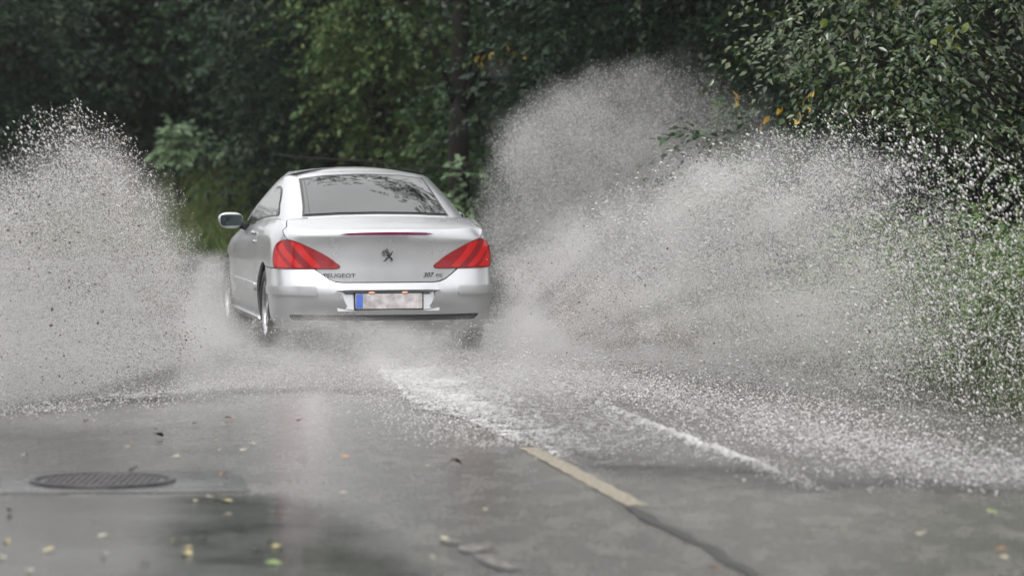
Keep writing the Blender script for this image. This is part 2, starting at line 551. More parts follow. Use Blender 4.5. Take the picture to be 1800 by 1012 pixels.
def flood():
    xs = np.arange(-6.6, 5.2, .04)
    ys = np.concatenate([np.arange(17.0, 27, .05), np.arange(27, 50, .12)])
    X, Y = np.meshgrid(xs, ys)
    d = road_d(X, Y)
    # near limit of the sheet of water
    lim = np.interp(X, [-7, -4.2, -2.5, -1.3, -.5, .0, .55, 1.2, 2.0, 3.0, 5], [23.6, 23.8, 24.2, 25.2, 24.2, 21.9, 19.6, 19.0, 18.4, 18.0, 17.6]) + .5 * fbm(X * 1.3, Y * 1.3, 5)
    keep = (Y > lim) & (d < RIGHT_E + .35) & (d > -LEFT_E - .35)
    dl, tl, sl = poly_dist(X, Y, FOAM_L)
    dr, tr, sr = poly_dist(X, Y, FOAM_R)
    dc, tc, sc = poly_dist(X, Y, BAND_C)
    de, te, se = poly_dist(X, Y, EDGE_D)
    n1 = fbm(X * 5, Y * 3.2, 11, 4); n2 = fbm(X * 14, Y * 8, 12, 3); n3 = fbm(X * 1.2, Y * .8, 13, 3)
    # the bright wake lies to the right of FOAM_L
    inr = (sl > 0) if False else (X > np.interp(Y, [p[1] for p in FOAM_L[::-1]], [p[0] for p in FOAM_L[::-1]]))
    a = np.where(inr, np.exp(-(dl / (.35 + .55 * (1 - tl))) ** 2), np.exp(-(dl / .05) ** 2))
    a = a * nstep(1.0, .78, tl) * (0.5 + .5 * nstep(0, .15, tl)) * 1.3
    b = np.exp(-(dr / .045) ** 2) * (0.55 + .45 * nstep(.3, .6, tr)) * nstep(1.0, .8, tr) * 1.6
    mid = np.where(inr & (X < np.interp(Y, [p[1] for p in FOAM_R[::-1]], [p[0] for p in FOAM_R[::-1]])), .42 + .3 * n3, .16) * nstep(19.5, 23, Y)
    c = np.exp(-(dc / .55) ** 2) * (.60 - .18 * tc) * nstep(0, .1, tc)
    e = np.where(Y > np.interp(X, [p[0] for p in EDGE_D], [p[1] for p in EDGE_D]), np.exp(-(de / .5) ** 2), np.exp(-(de / .06) ** 2)) * .62 * nstep(1, .6, te)
    far = (.34 + .35 * fbm(X * .7, Y * .5, 14)) * nstep(25.0, 28.5, Y)
    foam = np.clip(np.maximum.reduce([a * (1 + .5 * n1 + .5 * n2), b * (1 + .4 * n2), mid, c, e, far]), 0, 1.3)
    Z = .012 + .004 * fbm(X * 2, Y * 2, 21) + foam * (.016 * n1 + .010 * n2) + .022 * b + .03 * np.exp(-(dl / .10) ** 2) * a + c * .03 * np.maximum(0, n2) + e * .03 * np.maximum(0, n1)
    rim = np.minimum.reduce([(Y - lim), (RIGHT_E + .35 - d), (d + LEFT_E + .35)])
    fade = nstep(0.0, 1.5, rim + .45 * fbm(X * 2, Y * 2, 15)) * nstep(0, .12, rim)
    Z = .0062 + np.maximum(Z - .0062, 0) * np.maximum(fade, .0)
    foam = foam * np.maximum(nstep(0, .05, rim), 0)
    nx = len(xs)
    V = np.stack([X.ravel(), Y.ravel(), Z.ravel()], 1)
    i, j = np.meshgrid(np.arange(nx - 1), np.arange(len(ys) - 1))
    q = (j * nx + i).ravel()
    F = np.stack([q, q + 1, q + nx + 1, q + nx], 1)
    kk = keep.ravel()
    F = F[kk[F].all(1)]
    used = np.unique(F)
    re = np.full(len(V), -1); re[used] = np.arange(len(used))
    return V[used], re[F], foam.ravel()[used], fade.ravel()[used]
def flood_material():
    m = mat('flood_water', (.06, .055, .045), .08)
    at_ = N(m, 'ShaderNodeAttribute', attribute_name='foam')
    tc = N(m, 'ShaderNodeTexCoord')
    f1 = noise(m, 26, 6, .75, stretch=((1, .22, 1), (0, 0, R(12))))
    f2 = noise(m, 95, 4, .7, stretch=((1, .16, 1), (0, 0, R(12))))
    s = N(m, 'ShaderNodeMath', operation='MULTIPLY_ADD'); L(m, f2.outputs['Fac'], s.inputs[0]); s.inputs[1].default_value = .9
    L(m, f1.outputs['Fac'], s.inputs[2])                       # about 0.95 on average
    sc_ = N(m, 'ShaderNodeMath', operation='MULTIPLY_ADD'); L(m, s.outputs[0], sc_.inputs[0]); sc_.inputs[1].default_value = 1.9; sc_.inputs[2].default_value = -.86
    s = sc_
    k = N(m, 'ShaderNodeMath', operation='MULTIPLY_ADD')
    L(m, at_.outputs['Fac'], k.inputs[0]); k.inputs[1].default_value = .55; L(m, s.outputs[0], k.inputs[2])
    r = ramp(m, k.outputs[0], [(0, (0, 0, 0)), (1, (1, 1, 1))])
    mr = N(m, 'ShaderNodeMapRange'); L(m, k.outputs[0], mr.inputs['Value'])
    mr.inputs['From Min'].default_value = 1.14; mr.inputs['From Max'].default_value = 1.85
    mixc = N(m, 'ShaderNodeMix', data_type='RGBA')
    L(m, mr.outputs[0], mixc.inputs['Factor'])
    mixc.inputs['A'].default_value = (.070, .065, .058, 1); mixc.inputs['B'].default_value = (.58, .575, .57, 1)
    L(m, mixc.outputs['Result'], P(m)['Base Color'])
    rg = N(m, 'ShaderNodeMapRange'); L(m, mr.outputs[0], rg.inputs['Value'])
    rg.inputs['To Min'].default_value = .24; rg.inputs['To Max'].default_value = .55
    L(m, rg.outputs[0], P(m)['Roughness'])
    bump(m, s.outputs[0], .5, .02)
    # a film of water thins out to nothing at its edge
    da = N(m, 'ShaderNodeAttribute', attribute_name='depth')
    tb_ = N(m, 'ShaderNodeBsdfTransparent')
    ms = N(m, 'ShaderNodeMixShader')
    mxm = N(m, 'ShaderNodeMath', operation='MAXIMUM'); L(m, da.outputs['Fac'], mxm.inputs[0]); L(m, mr.outputs[0], mxm.inputs[1])
    L(m, mxm.outputs[0], ms.inputs[0])
    L(m, tb_.outputs[0], ms.inputs[1]); L(m, m.node_tree.nodes['Principled BSDF'].outputs[0], ms.inputs[2])
    L(m, ms.outputs[0], m.node_tree.nodes['Material Output'].inputs['Surface'])
    return m
fv, ff, foamv, fadev = flood()
fl = mesh_np('flood_water', fv, ff, flood_material(), None, True)
at_ = fl.data.attributes.new('depth', 'FLOAT', 'POINT'); at_.data.foreach_set('value', fadev.astype(np.float32))
at_ = fl.data.attributes.new('foam', 'FLOAT', 'POINT'); at_.data.foreach_set('value', foamv.astype(np.float32))
tag(fl, 'churned muddy flood water with white wake foam behind the car', kind='structure')

# ------------------------------------------------------------------ leaves, trees
def leaf_material(name, cols, rough=.38, trans=.25, spec=.5):
    m = mat(name, cols[1], rough, 0, 0, spec)
    g = N(m, 'ShaderNodeNewGeometry')
    k = len(cols)
    r = ramp(m, g.outputs['Random Per Island'], [(i / max(1, k - 1), c) for i, c in enumerate(cols)])
    L(m, r.outputs[0], P(m)['Base Color'])
    tr = N(m, 'ShaderNodeBsdfTranslucent'); L(m, r.outputs[0], tr.inputs['Color'])
    mx = N(m, 'ShaderNodeMixShader'); mx.inputs[0].default_value = trans
    o = m.node_tree.nodes['Material Output']
    L(m, m.node_tree.nodes['Principled BSDF'].outputs[0], mx.inputs[1]); L(m, tr.outputs[0], mx.inputs[2])
    L(m, mx.outputs[0], o.inputs['Surface'])
    return m
m_bark = mat('bark', (.022, .018, .014), .9, 0, 0, .2)
n_ = noise(m_bark, 9, 5, .7, stretch=((1, 1, .2), (0, 0, 0)))
r_ = ramp(m_bark, n_.outputs['Fac'], [(.3, (.006, .005, .004)), (.7, (.020, .017, .013))])
L(m_bark, r_.outputs[0], P(m_bark)['Base Color']); bump(m_bark, n_.outputs['Fac'], .7, .03)
M_LEAF = {
    'mid': leaf_material('mid_green_leaf', [(.022, .054, .022), (.032, .074, .027), (.044, .090, .034), (.066, .098, .036)], .45, .25, .3),
    'dark': leaf_material('dark_green_leaf', [(.012, .032, .017), (.017, .042, .020), (.024, .052, .023), (.038, .053, .023)], .45, .25, .3),
    'light': leaf_material('light_green_leaf', [(.060, .125, .040), (.090, .165, .052), (.13, .19, .066), (.16, .18, .060)], .42, .25, .35),
    'gloss': leaf_material('glossy_leaf', [(.016, .040, .009), (.026, .058, .012), (.040, .074, .014), (.080, .095, .018)], .18, .15, .8),
    'fresh': leaf_material('fresh_green_leaf', [(.055, .115, .018), (.075, .14, .022), (.11, .16, .035)], .4, .3, .4),
    'pale': leaf_material('pale_green_leaf', [(.12, .20, .10), (.16, .25, .125), (.20, .28, .15)], .4),
}
m_yellow = leaf_material('yellow_leaf', [(.55, .30, .03), (.62, .42, .05), (.40, .33, .05)], .4, .3)

def leaf_arrays(pos, dirv, nrm, ln, wd):
    """folded diamond leaves: arrays (n,3),(n,3),(n,3),(n,),(n,)"""
    d = dirv / np.linalg.norm(dirv, axis=1)[:, None]
    s = np.cross(d, nrm); s /= np.linalg.norm(s, axis=1)[:, None] + 1e-9
    u = np.cross(s, d)
    ln = ln[:, None]; wd = wd[:, None]
    a = pos
    b = pos + d * ln * .42 + s * wd * .5 + u * wd * .12
    c = pos + d * ln - u * ln * .10
    e = pos + d * ln * .42 - s * wd * .5 + u * wd * .12
    V = np.stack([a, b, c, e], 1).reshape(-1, 3)
    k = np.arange(len(pos)) * 4
    F = np.concatenate([np.stack([k, k + 2, k + 1], 1), np.stack([k, k + 3, k + 2], 1)])
    return V, F

def sprays(clumps, n_twig, per, ln, rg, droop=.5, twl=(.35, .8), cut=None, face=0.0):
    """leafy twigs through ellipsoid clumps [(centre, radii)]"""
    wts = np.array([r[0] * r[1] * r[2] for _, r in clumps]) ** .75
    ci = rg.choice(len(clumps), n_twig, p=wts / wts.sum())
    C = np.array([tuple(c) for c, _ in clumps])[ci]; RR = np.array([r for _, r in clumps])[ci]
    v = rg.normal(size=(n_twig, 3)); v /= np.linalg.norm(v, axis=1)[:, None]
    rad = rg.uniform(0, 1, n_twig) ** .42 * (1 + .22 * rg.normal(size=n_twig))
    p0 = C + v * RR * rad[:, None]
    td = v * np.array([1, 1, .5]) + rg.normal(size=(n_twig, 3)) * .45
    td[:, 2] -= droop * .5
    td /= np.linalg.norm(td, axis=1)[:, None]
    tl = rg.uniform(*twl, n_twig)
    k = np.arange(per)
    t = (k + .5) / per
    pos = p0[:, None, :] + td[:, None, :] * (tl[:, None] * t[None, :])[:, :, None]
    pos[:, :, 2] -= droop * (tl[:, None] * t[None, :]) ** 2 * .6
    side = np.where(k % 2 == 0, 1.0, -1.0)[None, :, None]
    up_ = np.array([0, 0, 1.0])
    sv = np.cross(td, up_); sv /= np.linalg.norm(sv, axis=1)[:, None] + 1e-9
    ld = td[:, None, :] * .65 + side * sv[:, None, :] * .8 + rg.normal(size=(n_twig, per, 3)) * .28
    ld[:, :, 2] -= droop * .35
    nr = up_ + np.array([0, -face, 0]) + rg.normal(size=(n_twig, per, 3)) * .38
    pos = pos.reshape(-1, 3); ld = ld.reshape(-1, 3); nr = nr.reshape(-1, 3)
    l = ln * rg.uniform(.55, 1.25, len(pos))
    if cut is not None:
        k_ = cut(pos); pos, ld, nr, l = pos[k_], ld[k_], nr[k_], l[k_]
    return leaf_arrays(pos, ld, nr, l, l * rg.uniform(.42, .62, len(pos)))

def gz(x, y): return float(terrain(np.array([x]), np.array([y]))[0])

def tree(name, label, x, y, h, clumps, n_twig, per, ln, kind, seed, tr=.14, droop=.5, cat='tree', group=None, limbs=True, trunk_top=.75, lean=(0, 0), face=0.0, twl=(.35, .8)):
    """clumps in coordinates relative to the foot of the trunk"""
    rg = np.random.default_rng(seed)
    z0 = gz(x, y)
    root = empty(name, (x, y, z0))
    tag(root, label, cat, group)
    V, F = [], []
    top = h * trunk_top
    pts = [(lean[0] * t + .12 * math.sin(seed + t * 3) * t, lean[1] * t + .1 * math.cos(seed * 2 + t * 4) * t, -.15 + (top + .15) * t) for t in np.linspace(0, 1, 7)]
    v, f = tube(pts, [tr * (1.25 if i == 0 else 1) * (1 - .75 * i / 6) for i in range(7)], 9)
    V += v; F += f
    if limbs:
        for c, r in clumps:
            b = max(.15, min(top * .9, c[2] * .55))
            i = min(5, int(b / top * 6))
            p0 = Vector(pts[i]).lerp(Vector(pts[i + 1]), .5)
            p2 = Vector(c)
            pm = p0.lerp(p2, .5) + Vector((0, 0, .12))
            v, f = tube([p0, pm, p2], [tr * .34, tr * .2, tr * .06], 6)
            o = len(V); V += v; F += [tuple(i + o for i in q) for q in f]
    mesh_py('trunk', V, F, m_bark, root, True)
    lv, lf = sprays(clumps, n_twig, per, ln, rg, droop, face=face, twl=twl)
    mesh_np('crown', lv, lf, M_LEAF[kind], root)
    return root

def bushy(h, wd, seed, low=.3, n=9):
    """clumps of a tree leafed nearly to the ground"""
    rg = np.random.default_rng(seed)
    o = []
    for i in range(n):
        t = (i + .5) / n
        z = low + (h - low) * t
        r = wd * (.55 + .45 * math.sin(PI * min(1, t * .9 + .12)))
        a = rg.uniform(0, 2 * PI)
        o.append(((math.cos(a) * r * .5, math.sin(a) * r * .5, z), (r * rg.uniform(.55, .8), r * rg.uniform(.55, .8), h / n * rg.uniform(.9, 1.5))))
    return o

def leaf_mesh(name, ln, wd, curl=.15):
    V = [(0, 0, 0), (wd * .36, ln * .25, .02 * ln), (wd * .5, ln * .5, .06 * ln), (wd * .3, ln * .78, .02 * ln), (0, ln, -curl * ln), (-wd * .3, ln * .78, .02 * ln), (-wd * .5, ln * .5, .06 * ln), (-wd * .36, ln * .25, .02 * ln), (0, ln * .5, 0)]
    F = [(8, 0, 1), (8, 1, 2), (8, 2, 3), (8, 3, 4), (8, 4, 5), (8, 5, 6), (8, 6, 7), (8, 7, 0)]
    me = bpy.data.meshes.new(name); me.from_pydata(V, [], F); me.update(); return me
def X_of(px, Y): return (px - 900) / FOC * Y
TG = 'trees along the outside of the bend'
TREES = [  # px, Y, height, half width, leaf kind, leaf length, label
    (-60, 57, 4.8, 1.6, 'dark', .15, 'dark tree at the far left edge above the left spray'),
    (60, 60.5, 5.2, 1.6, 'mid', .15, 'green tree directly behind the top of the left spray'),
    (215, 61, 5.2, 1.5, 'dark', .15, 'dark tree right of the left spray top, behind the pale sapling'),
    (375, 61, 6.6, 1.4, 'mid', .17, 'tall yellow-green leafy tree standing above the pale sapling'),
    (465, 63, 6.9, 1.4, 'light', .16, 'light green tree rising above the left edge of the car roof'),
    (585, 54, 7.0, 1.7, 'dark', .16, 'dense dark green tree straight above the car roof'),
    (668, 52, 7.5, 1.3, 'light', .15, 'bright green leafy tree just left of the bare dark trunk'),
    (935, 48, 8.0, 1.6, 'mid', .14, 'green tree with drooping yellowing sprays just right of the bare dark trunk'),
    (1080, 46.5, 8.0, 1.5, 'dark', .14, 'dark tree behind the left shoulder of the tall mist plume'),
    (1150, 43, 8.0, 1.8, 'dark', .14, 'dark tree behind the peak of the tall mist plume'),
    (1265, 41, 8.0, 1.6, 'dark', .13, 'very dark tree between the mist plume and the glossy tree'),
    (1400, 38.5, 8.0, 1.7, 'dark', .12, 'dark tree seen through the gap left of the glossy tree'),
    (1570, 37.5, 8.0, 1.8, 'dark', .12, 'dark tree hidden behind the middle of the glossy tree'),
    (1740, 36.5, 8.0, 1.8, 'dark', .12, 'darkest tree at the right edge behind the glossy tree'),
]
for i, (px, Y, h, wd, kd, ln, lb) in enumerate(TREES):
    big = h > 5
    tree('tree', lb, X_of(px, Y), Y, h, bushy(h, wd, 100 + i, .95 if i in (3, 4) else .35, 11 if big else 8), 2000 if big else 1500, 11, ln * .82, kd, 200 + i, .13 if big else .08, group=TG)
# the bare dark trunk above the car's right shoulder
TX, TY = X_of(806, 46.4), 46.4
def rel(px, py, Y, foot):
    p = at(px, py, Y); return (p.x - foot[0], p.y - foot[1], p.z - gz(*foot))
tr = tree('tree', 'tree with a thick bare dark trunk beside the left edge of the mist plume', TX, TY, 9.5,
          [((.0, .2, 6.6), (2.0, 1.6, 1.1)), ((.9, 0, 5.2), (1.3, 1.2, .7)), ((-.9, .3, 5.4), (1.2, 1.1, .7)), ((.2, .1, 8.2), (1.6, 1.5, 1.2)), ((.75, -.5, 2.75), (.75, .5, .22)), ((-.5, -.4, 3.0), (.5, .4, .25)), (rel(860, 95, 45.6, (TX, TY)), (.30, .2, .08)), (rel(910, 75, 45.6, (TX, TY)), (.32, .2, .08)), (rel(960, 55, 45.6, (TX, TY)), (.3, .2, .08)), (rel(850, 40, 45.6, (TX, TY)), (.25, .2, .06)), (rel(890, 20, 45.6, (TX, TY)), (.25, .2, .06))], 1000, 11, .095, 'mid', 301, .145, group=TG, trunk_top=.8)
yl0 = leaf_mesh('leaf', .11, .06); yl0.materials.append(leaf_material('yellowing_leaf', [(.34, .27, .04), (.40, .25, .04), (.24, .26, .05)], .4, .3))
for k, (px, py) in enumerate([(842, 98), (855, 95), (868, 92), (878, 103), (890, 78), (906, 92), (917, 80), (925, 98), (846, 108), (990, 60)]):
    o = link('leaf', yl0, None, tr)
    o.location = at(px, py, 45.2) - tr.location
    o.rotation_euler = (R(-55 + 20 * math.sin(k * 3)), R(25 * math.cos(k * 5)), k * 1.3)
# second row for a closed dark wood behind
for i, (px, Y, h) in enumerate([(-60, 68, 6.5), (60, 68, 6.5), (150, 67, 6.5), (250, 68, 6.5), (380, 69, 7.5), (500, 70, 5.0), (590, 66, 8), (700, 62, 8.5), (800, 58, 9), (900, 56, 9), (1010, 54, 9), (1130, 52, 9), (1260, 49, 9), (1400, 46, 9), (1560, 44, 9), (1720, 43, 9), (1880, 42, 9)]):
    tree('tree', ['lean', 'wiry', 'drooping', 'ragged', 'slim', 'shaded', 'tall', 'deep green', 'leafy', 'sombre', 'broad', 'thick', 'dusky', 'dim', 'bushy', 'blackish', 'shadowy'][i] + ' tree of the dark second row, number %d counted from the left' % (i + 1),
         X_of(px, Y), Y, h, bushy(h, 2.1, 400 + i, .4, 9), 900, 10, .18, 'dark', 500 + i, .14, group='trees of the second row in the wood')

# saplings and shrubs
SF = (X_of(318, 55.6), 55.6)
sap = tree('sapling', 'pale green broad-leaved sapling on the bank left of the car roof', SF[0], SF[1], 2.0,
           [(rel(px, py, 55.4, SF), r) for px, py, r in [(298, 252, (.17, .15, .13)), (330, 236, (.15, .15, .12)), (348, 262, (.15, .15, .12)), (288, 276, (.14, .15, .13)), (312, 222, (.12, .12, .10)), (318, 262, (.15, .15, .12)), (400, 268, (.22, .2, .12)), (440, 262, (.2, .2, .1))]], 150, 6, .125, 'pale', 601, .022, cat='sapling', face=.6, twl=(.12, .26))
sp2 = tree('sapling', 'small pale-leaved sprig at the foot of the bare dark trunk', X_of(815, 45.6), 45.6, 1.5,
           [((0, 0, 1.15), (.18, .12, .16)), ((-.12, 0, .8), (.15, .12, .14)), ((.15, .0, 1.0), (.15, .12, .14))], 30, 6, .12, 'pale', 602, .018, cat='sapling', face=.5, twl=(.12, .28))
yb = tree('shrub', 'thin shrub with a few yellow leaves behind the middle of the spray', X_of(1345, 34.5), 34.5, 2.2,
          [((-.35, 0, 1.55), (.45, .3, .2)), ((.25, 0, 1.4), (.4, .3, .22)), ((0, 0, 1.1), (.6, .4, .3)), ((-.1, 0, .6), (.6, .4, .35))], 150, 10, .10, 'mid', 603, .03, cat='shrub')
for i, (px, Y, lb) in enumerate([(1600, 28.6, 'low green roadside bush behind the heavy drops at the right'), (1730, 27.2, 'bright green bush half veiled by drops at the right edge'), (1800, 26.0, 'fresh green bush nearest the camera at the right edge'), (1480, 30.5, 'dim green bush deep behind the right spray')]):
    tree('bush', lb, X_of(px, Y) + .25, Y, 1.1, [((0, 0, .3), (.5, .45, .25)), ((-.2, 0, .55), (.40, .35, .22)), ((.25, .1, .72), (.38, .35, .24)), ((.05, 0, .92), (.22, .2, .2))], 340, 10, .075, 'fresh' if i in (1, 2) else 'light', 620 + i, .025, cat='bush', group='bushes on the right verge')

# the glossy tree at the upper right, overhanging the verge
gl_c = []
gx, gy = 4.75, 32.0
for px, py, Y, r in [(1450, 60, 31.5, (.42, .4, .30)), (1400, 70, 31.8, (.25, .25, .14)), (1530, 30, 31.2, (.5, .4, .3)), (1500, 150, 31.0, (.42, .4, .24)), (1420, 120, 31.4, (.20, .22, .10)), (1600, 110, 30.8, (.45, .4, .28)), (1590, 200, 30.6, (.34, .3, .14)),
                     (1670, 50, 31, (.35, .3, .22)), (1690, 150, 31.2, (.3, .3, .2)), (1780, 110, 32.4, (.3, .3, .2)), (1690, 220, 30.8, (.3, .3, .12)), (1850, 200, 32.4, (.3, .3, .2)),
                     (1480, -60, 31.6, (.6, .5, .4)), (1600, -90, 31.4, (.7, .6, .45)), (1740, -80, 31.4, (.7, .6, .45)), (1560, 210, 31.0, (.2, .2, .10))]:
    p = at(px, py, Y); gl_c.append(((p.x - gx, p.y - gy, p.z - gz(gx, gy)), r))
gtree = tree('tree', 'glossy-leaved tree leaning over the verge at the upper right', gx, gy, 4.6, gl_c + [((-.3, .2, 4.6), (1.2, 1.0, .7))], 980, 11, .072, 'gloss', 701, .07, .8, face=.35)
# yellow leaves one can pick out
yl = leaf_mesh('leaf', .105, .05)
yl.materials.append(m_yellow)
for k, (px, py) in enumerate([(1374, 186), (1420, 168), (1430, 160), (1418, 184), (1292, 170), (1352, 204), (1340, 212), (1405, 208), (1405, 196), (1288, 160)]):
    o = link('leaf', yl, None, yb)
    o.location = at(px, py, 34.1) - yb.location
    o.rotation_euler = (R(-60 + 20 * math.sin(k * 3)), R(25 * math.cos(k * 5)), k * 1.3)
m_yg = leaf_material('yellow_green_leaf', [(.12, .16, .025), (.17, .19, .03)], .3, .3)
yg = leaf_mesh('leaf', .085, .06); yg.materials.append(m_yg)
for k, (px, py) in enumerate([(1672, 45), (1682, 58), (1664, 70), (1676, 78), (1620, 62), (1636, 70), (1648, 76), (1628, 82), (1700, 40), (1478, 118), (1452, 34)]):
    o = link('leaf', yg, None, gtree)
    o.location = at(px, py, 30.2) - gtree.location
    o.rotation_euler = (R(-50 + 25 * math.sin(k * 3)), R(30 * math.cos(k * 5)), k * 1.9)

# tall roadside tree whose limbs reach over the car (mirrored in the rear window)
tree('tree', 'tall roadside tree whose limbs reach over the road above the car', 3.4, 37.0, 10,
     [((-2.6, -1.4, 6.4), (.9, .7, .3)), ((-1.6, -1.0, 6.8), (1.0, .8, .4)), ((-.6, -.4, 7.4), (1.2, 1.0, .6)), ((-4.4, 3.0, 7.9), (1.6, 1.0, .5)), ((-2.6, 3.0, 8.4), (1.6, 1.2, .6)), ((.2, .3, 9), (1.6, 1.5, 1.0)), ((-6.0, 3.4, 7.6), (1.2, .8, .4))], 520, 12, .13, 'mid', 702, .2, .5)
# trees on the left of the road and behind the camera, outside the picture
for i, (x, y, h) in enumerate([(-11, 30, 6), (-12.5, 18, 7), (-12, 6, 8), (9.5, 14, 7), (9, 2, 8), (10, -12, 9), (-13, -10, 9), (3, -34, 9), (-4, -38, 9)]):
    tree('tree', ['round', 'slender', 'wide', 'stout', 'mature', 'old', 'high', 'broad-crowned', 'distant'][i] + ' roadside tree beside the near stretch of road', x, y, h, bushy(h, 2.2, 800 + i, 1.2, 8), 420, 9, .26, 'mid', 830 + i, .17, group='roadside trees along the near stretch')

# undergrowth on the bank, grass on the verge
def scatter_ground(n, box, dmin, dmax, rg):
    x = rg.uniform(box[0], box[1], n * 3); y = rg.uniform(box[2], box[3], n * 3)
    d = road_d(x, y); k = (d > dmin) & (d < dmax)
    x, y = x[k][:n], y[k][:n]
    return x, y, terrain(x, y)
rg = np.random.default_rng(5)
x, y, z = scatter_ground(30000, (-22, 9, 28, 74), 8.6, 22, rg)
hh = rg.uniform(0, 1, len(x)) ** 1.5 * (.9 + .7 * fbm(x * .6, y * .6, 31))
pos = np.stack([x, y, z + .03 + np.maximum(0, hh)], 1)
dv = rg.normal(size=(len(x), 3)); dv[:, 2] = dv[:, 2] * .3 - .1
nr = np.array([0, 0, 1.0]) + rg.normal(size=(len(x), 3)) * .45
ll = rg.uniform(.10, .24, len(x))
ug = mesh_np('undergrowth', *leaf_arrays(pos, dv, nr, ll, ll * .55), M_LEAF['dark'])
tag(ug, 'dark leafy undergrowth covering the bank below the trees', kind='stuff')
def grass(n, box, dmin, dmax, hgt, rg):
    x, y, z = scatter_ground(n, box, dmin, dmax, rg)
    m_ = len(x)
    h = hgt * rg.uniform(.45, 1.2, m_) * (.75 + .5 * fbm(x * 1.1, y * 1.1, 41))
    a = rg.uniform(0, 2 * PI, m_); b = rg.uniform(0, 2 * PI, m_)
    ln = h * rg.uniform(.2, .7, m_)
    wv = rg.uniform(.006, .012, m_) * (y / 28)
    base = np.stack([x, y, z - .02], 1)
    s = np.stack([np.cos(a), np.sin(a), 0 * a], 1) * wv[:, None]
    l1 = np.stack([np.cos(b) * ln * .35, np.sin(b) * ln * .35, h * .62], 1)
    l2 = np.stack([np.cos(b) * ln, np.sin(b) * ln, h], 1)
    V = np.stack([base - s, base + s, base + l1 - s * .7, base + l1 + s * .7, base + l2], 1).reshape(-1, 3)
    k = np.arange(m_) * 5
    F = np.concatenate([np.stack([k, k + 1, k + 3], 1), np.stack([k, k + 3, k + 2], 1), np.stack([k + 2, k + 3, k + 4], 1)])
    return V, F
m_grass = leaf_material('grass_blade', [(.045, .085, .018), (.065, .11, .024), (.085, .125, .035), (.12, .12, .05)], .45, .3)
m_grass2 = leaf_material('bank_grass', [(.070, .130, .030), (.095, .155, .038), (.12, .16, .05), (.15, .14, .06)], .5, .35, .3)
tag(mesh_np('grass', *grass(16000, (1.2, 6.5, 21, 36), RIGHT_E + .05, 7.0, .42, rg), m_grass), 'tall wet grass along the right verge behind the drops', kind='stuff')
tag(mesh_np('grass', *grass(24000, (-7.5, -1.0, 46, 60), RIGHT_E + .05, 9.0, .5, rg), m_grass2), 'grass on the verge of the bend left of the car', kind='stuff')
# thin fallen branch over the bank behind the car roof
V, F = tube([at(480, 272, 47), at(560, 279, 46.5), at(650, 284, 46), at(740, 292, 45.5), at(830, 302, 45)], [.012, .014, .015, .013, .010], 6)
tag(mesh_py('branch', V, F, m_bark, None, True), 'long thin bare branch lying over the bank behind the car roof', 'branch')

# ------------------------------------------------------------------ manhole
mh = ground_at(178, 848)
man = empty('manhole_cover', (mh.x, mh.y, .004))
tag(man, 'round iron manhole cover set in the wet asphalt at lower left', 'manhole cover')
m_iron = mat('cast_iron', (.035, .033, .034), .42, .6)
n_ = noise(m_iron, 40, 4, .7)
r_ = ramp(m_iron, n_.outputs['Fac'], [(.35, (.018, .017, .018)), (.7, (.075, .07, .072))])
L(m_iron, r_.outputs[0], P(m_iron)['Base Color']); bump(m_iron, n_.outputs['Fac'], .5, .004)
def ring(r0, r1, z0, z1, n=64):
    V, F = [], []
    for (r, z) in ((r0, z0 - .01), (r0, z0), (r0 + .008, z1), (r1 - .008, z1), (r1, z0)):
        for k in range(n): V.append((r * math.cos(2 * PI * k / n), r * math.sin(2 * PI * k / n), z))
    for i in range(4):
        for k in range(n): F.append((i * n + k, (i + 1) * n + k, (i + 1) * n + (k + 1) % n, i * n + (k + 1) % n))
    return V, F
mesh_py('frame', *ring(.335, .372, .004, .014), m_iron, man)
def disc():
    bm = bmesh.new()
    bmesh.ops.create_circle(bm, cap_ends=True, segments=64, radius=.316)
    for v in bm.verts: v.co.z = .004
    return bm
mesh_py('gap', *ring(.312, .340, -.002, .0045), mat('gap_dark', (.008, .008, .008), .8), man)
cov = mesh_bm('cover', disc(), m_iron, man)
V, F = [], []
for i in range(-9, 10):
    for j in range(-9, 10):
        x, y = i * .034, j * .034
        if math.hypot(x, y) < .305:
            b = len(V); s_ = .011
            V += [(x - s_, y - s_, .004), (x + s_, y - s_, .004), (x + s_, y + s_, .004), (x - s_, y + s_, .004), (x - s_ * .7, y - s_ * .7, .012), (x + s_ * .7, y - s_ * .7, .012), (x + s_ * .7, y + s_ * .7, .012), (x - s_ * .7, y + s_ * .7, .012)]
            F += [tuple(b + q for q in t) for t in ((4, 5, 6, 7), (0, 1, 5, 4), (1, 2, 6, 5), (2, 3, 7, 6), (3, 0, 4, 7))]
st_ = mesh_py('studs', V, F, m_iron, cov); st_['kind'] = 'stuff'

# ------------------------------------------------------------------ damp air
def haze():
    m = bpy.data.materials.new('damp_air'); m.use_nodes = True
    nt_ = m.node_tree
    for n in list(nt_.nodes): nt_.nodes.remove(n)
    o = nt_.nodes.new('ShaderNodeOutputMaterial'); v = nt_.nodes.new('ShaderNodeVolumePrincipled')
    v.inputs['Color'].default_value = (.86, .89, .91, 1)
    v.inputs['Density'].default_value = .0003
    nt_.links.new(v.outputs[0], o.inputs['Volume'])
    bm = bmesh.new(); bmesh.ops.create_cube(bm, size=1)
    lo, hi = Vector((-420, -270, -2.5)), Vector((420, 720, 16))
    for q in bm.verts: q.co = Vector([lo[i] + (q.co[i] + .5) * (hi[i] - lo[i]) for i in range(3)])
    tag(mesh_bm('haze', bm, m), kind='stuff')
haze()

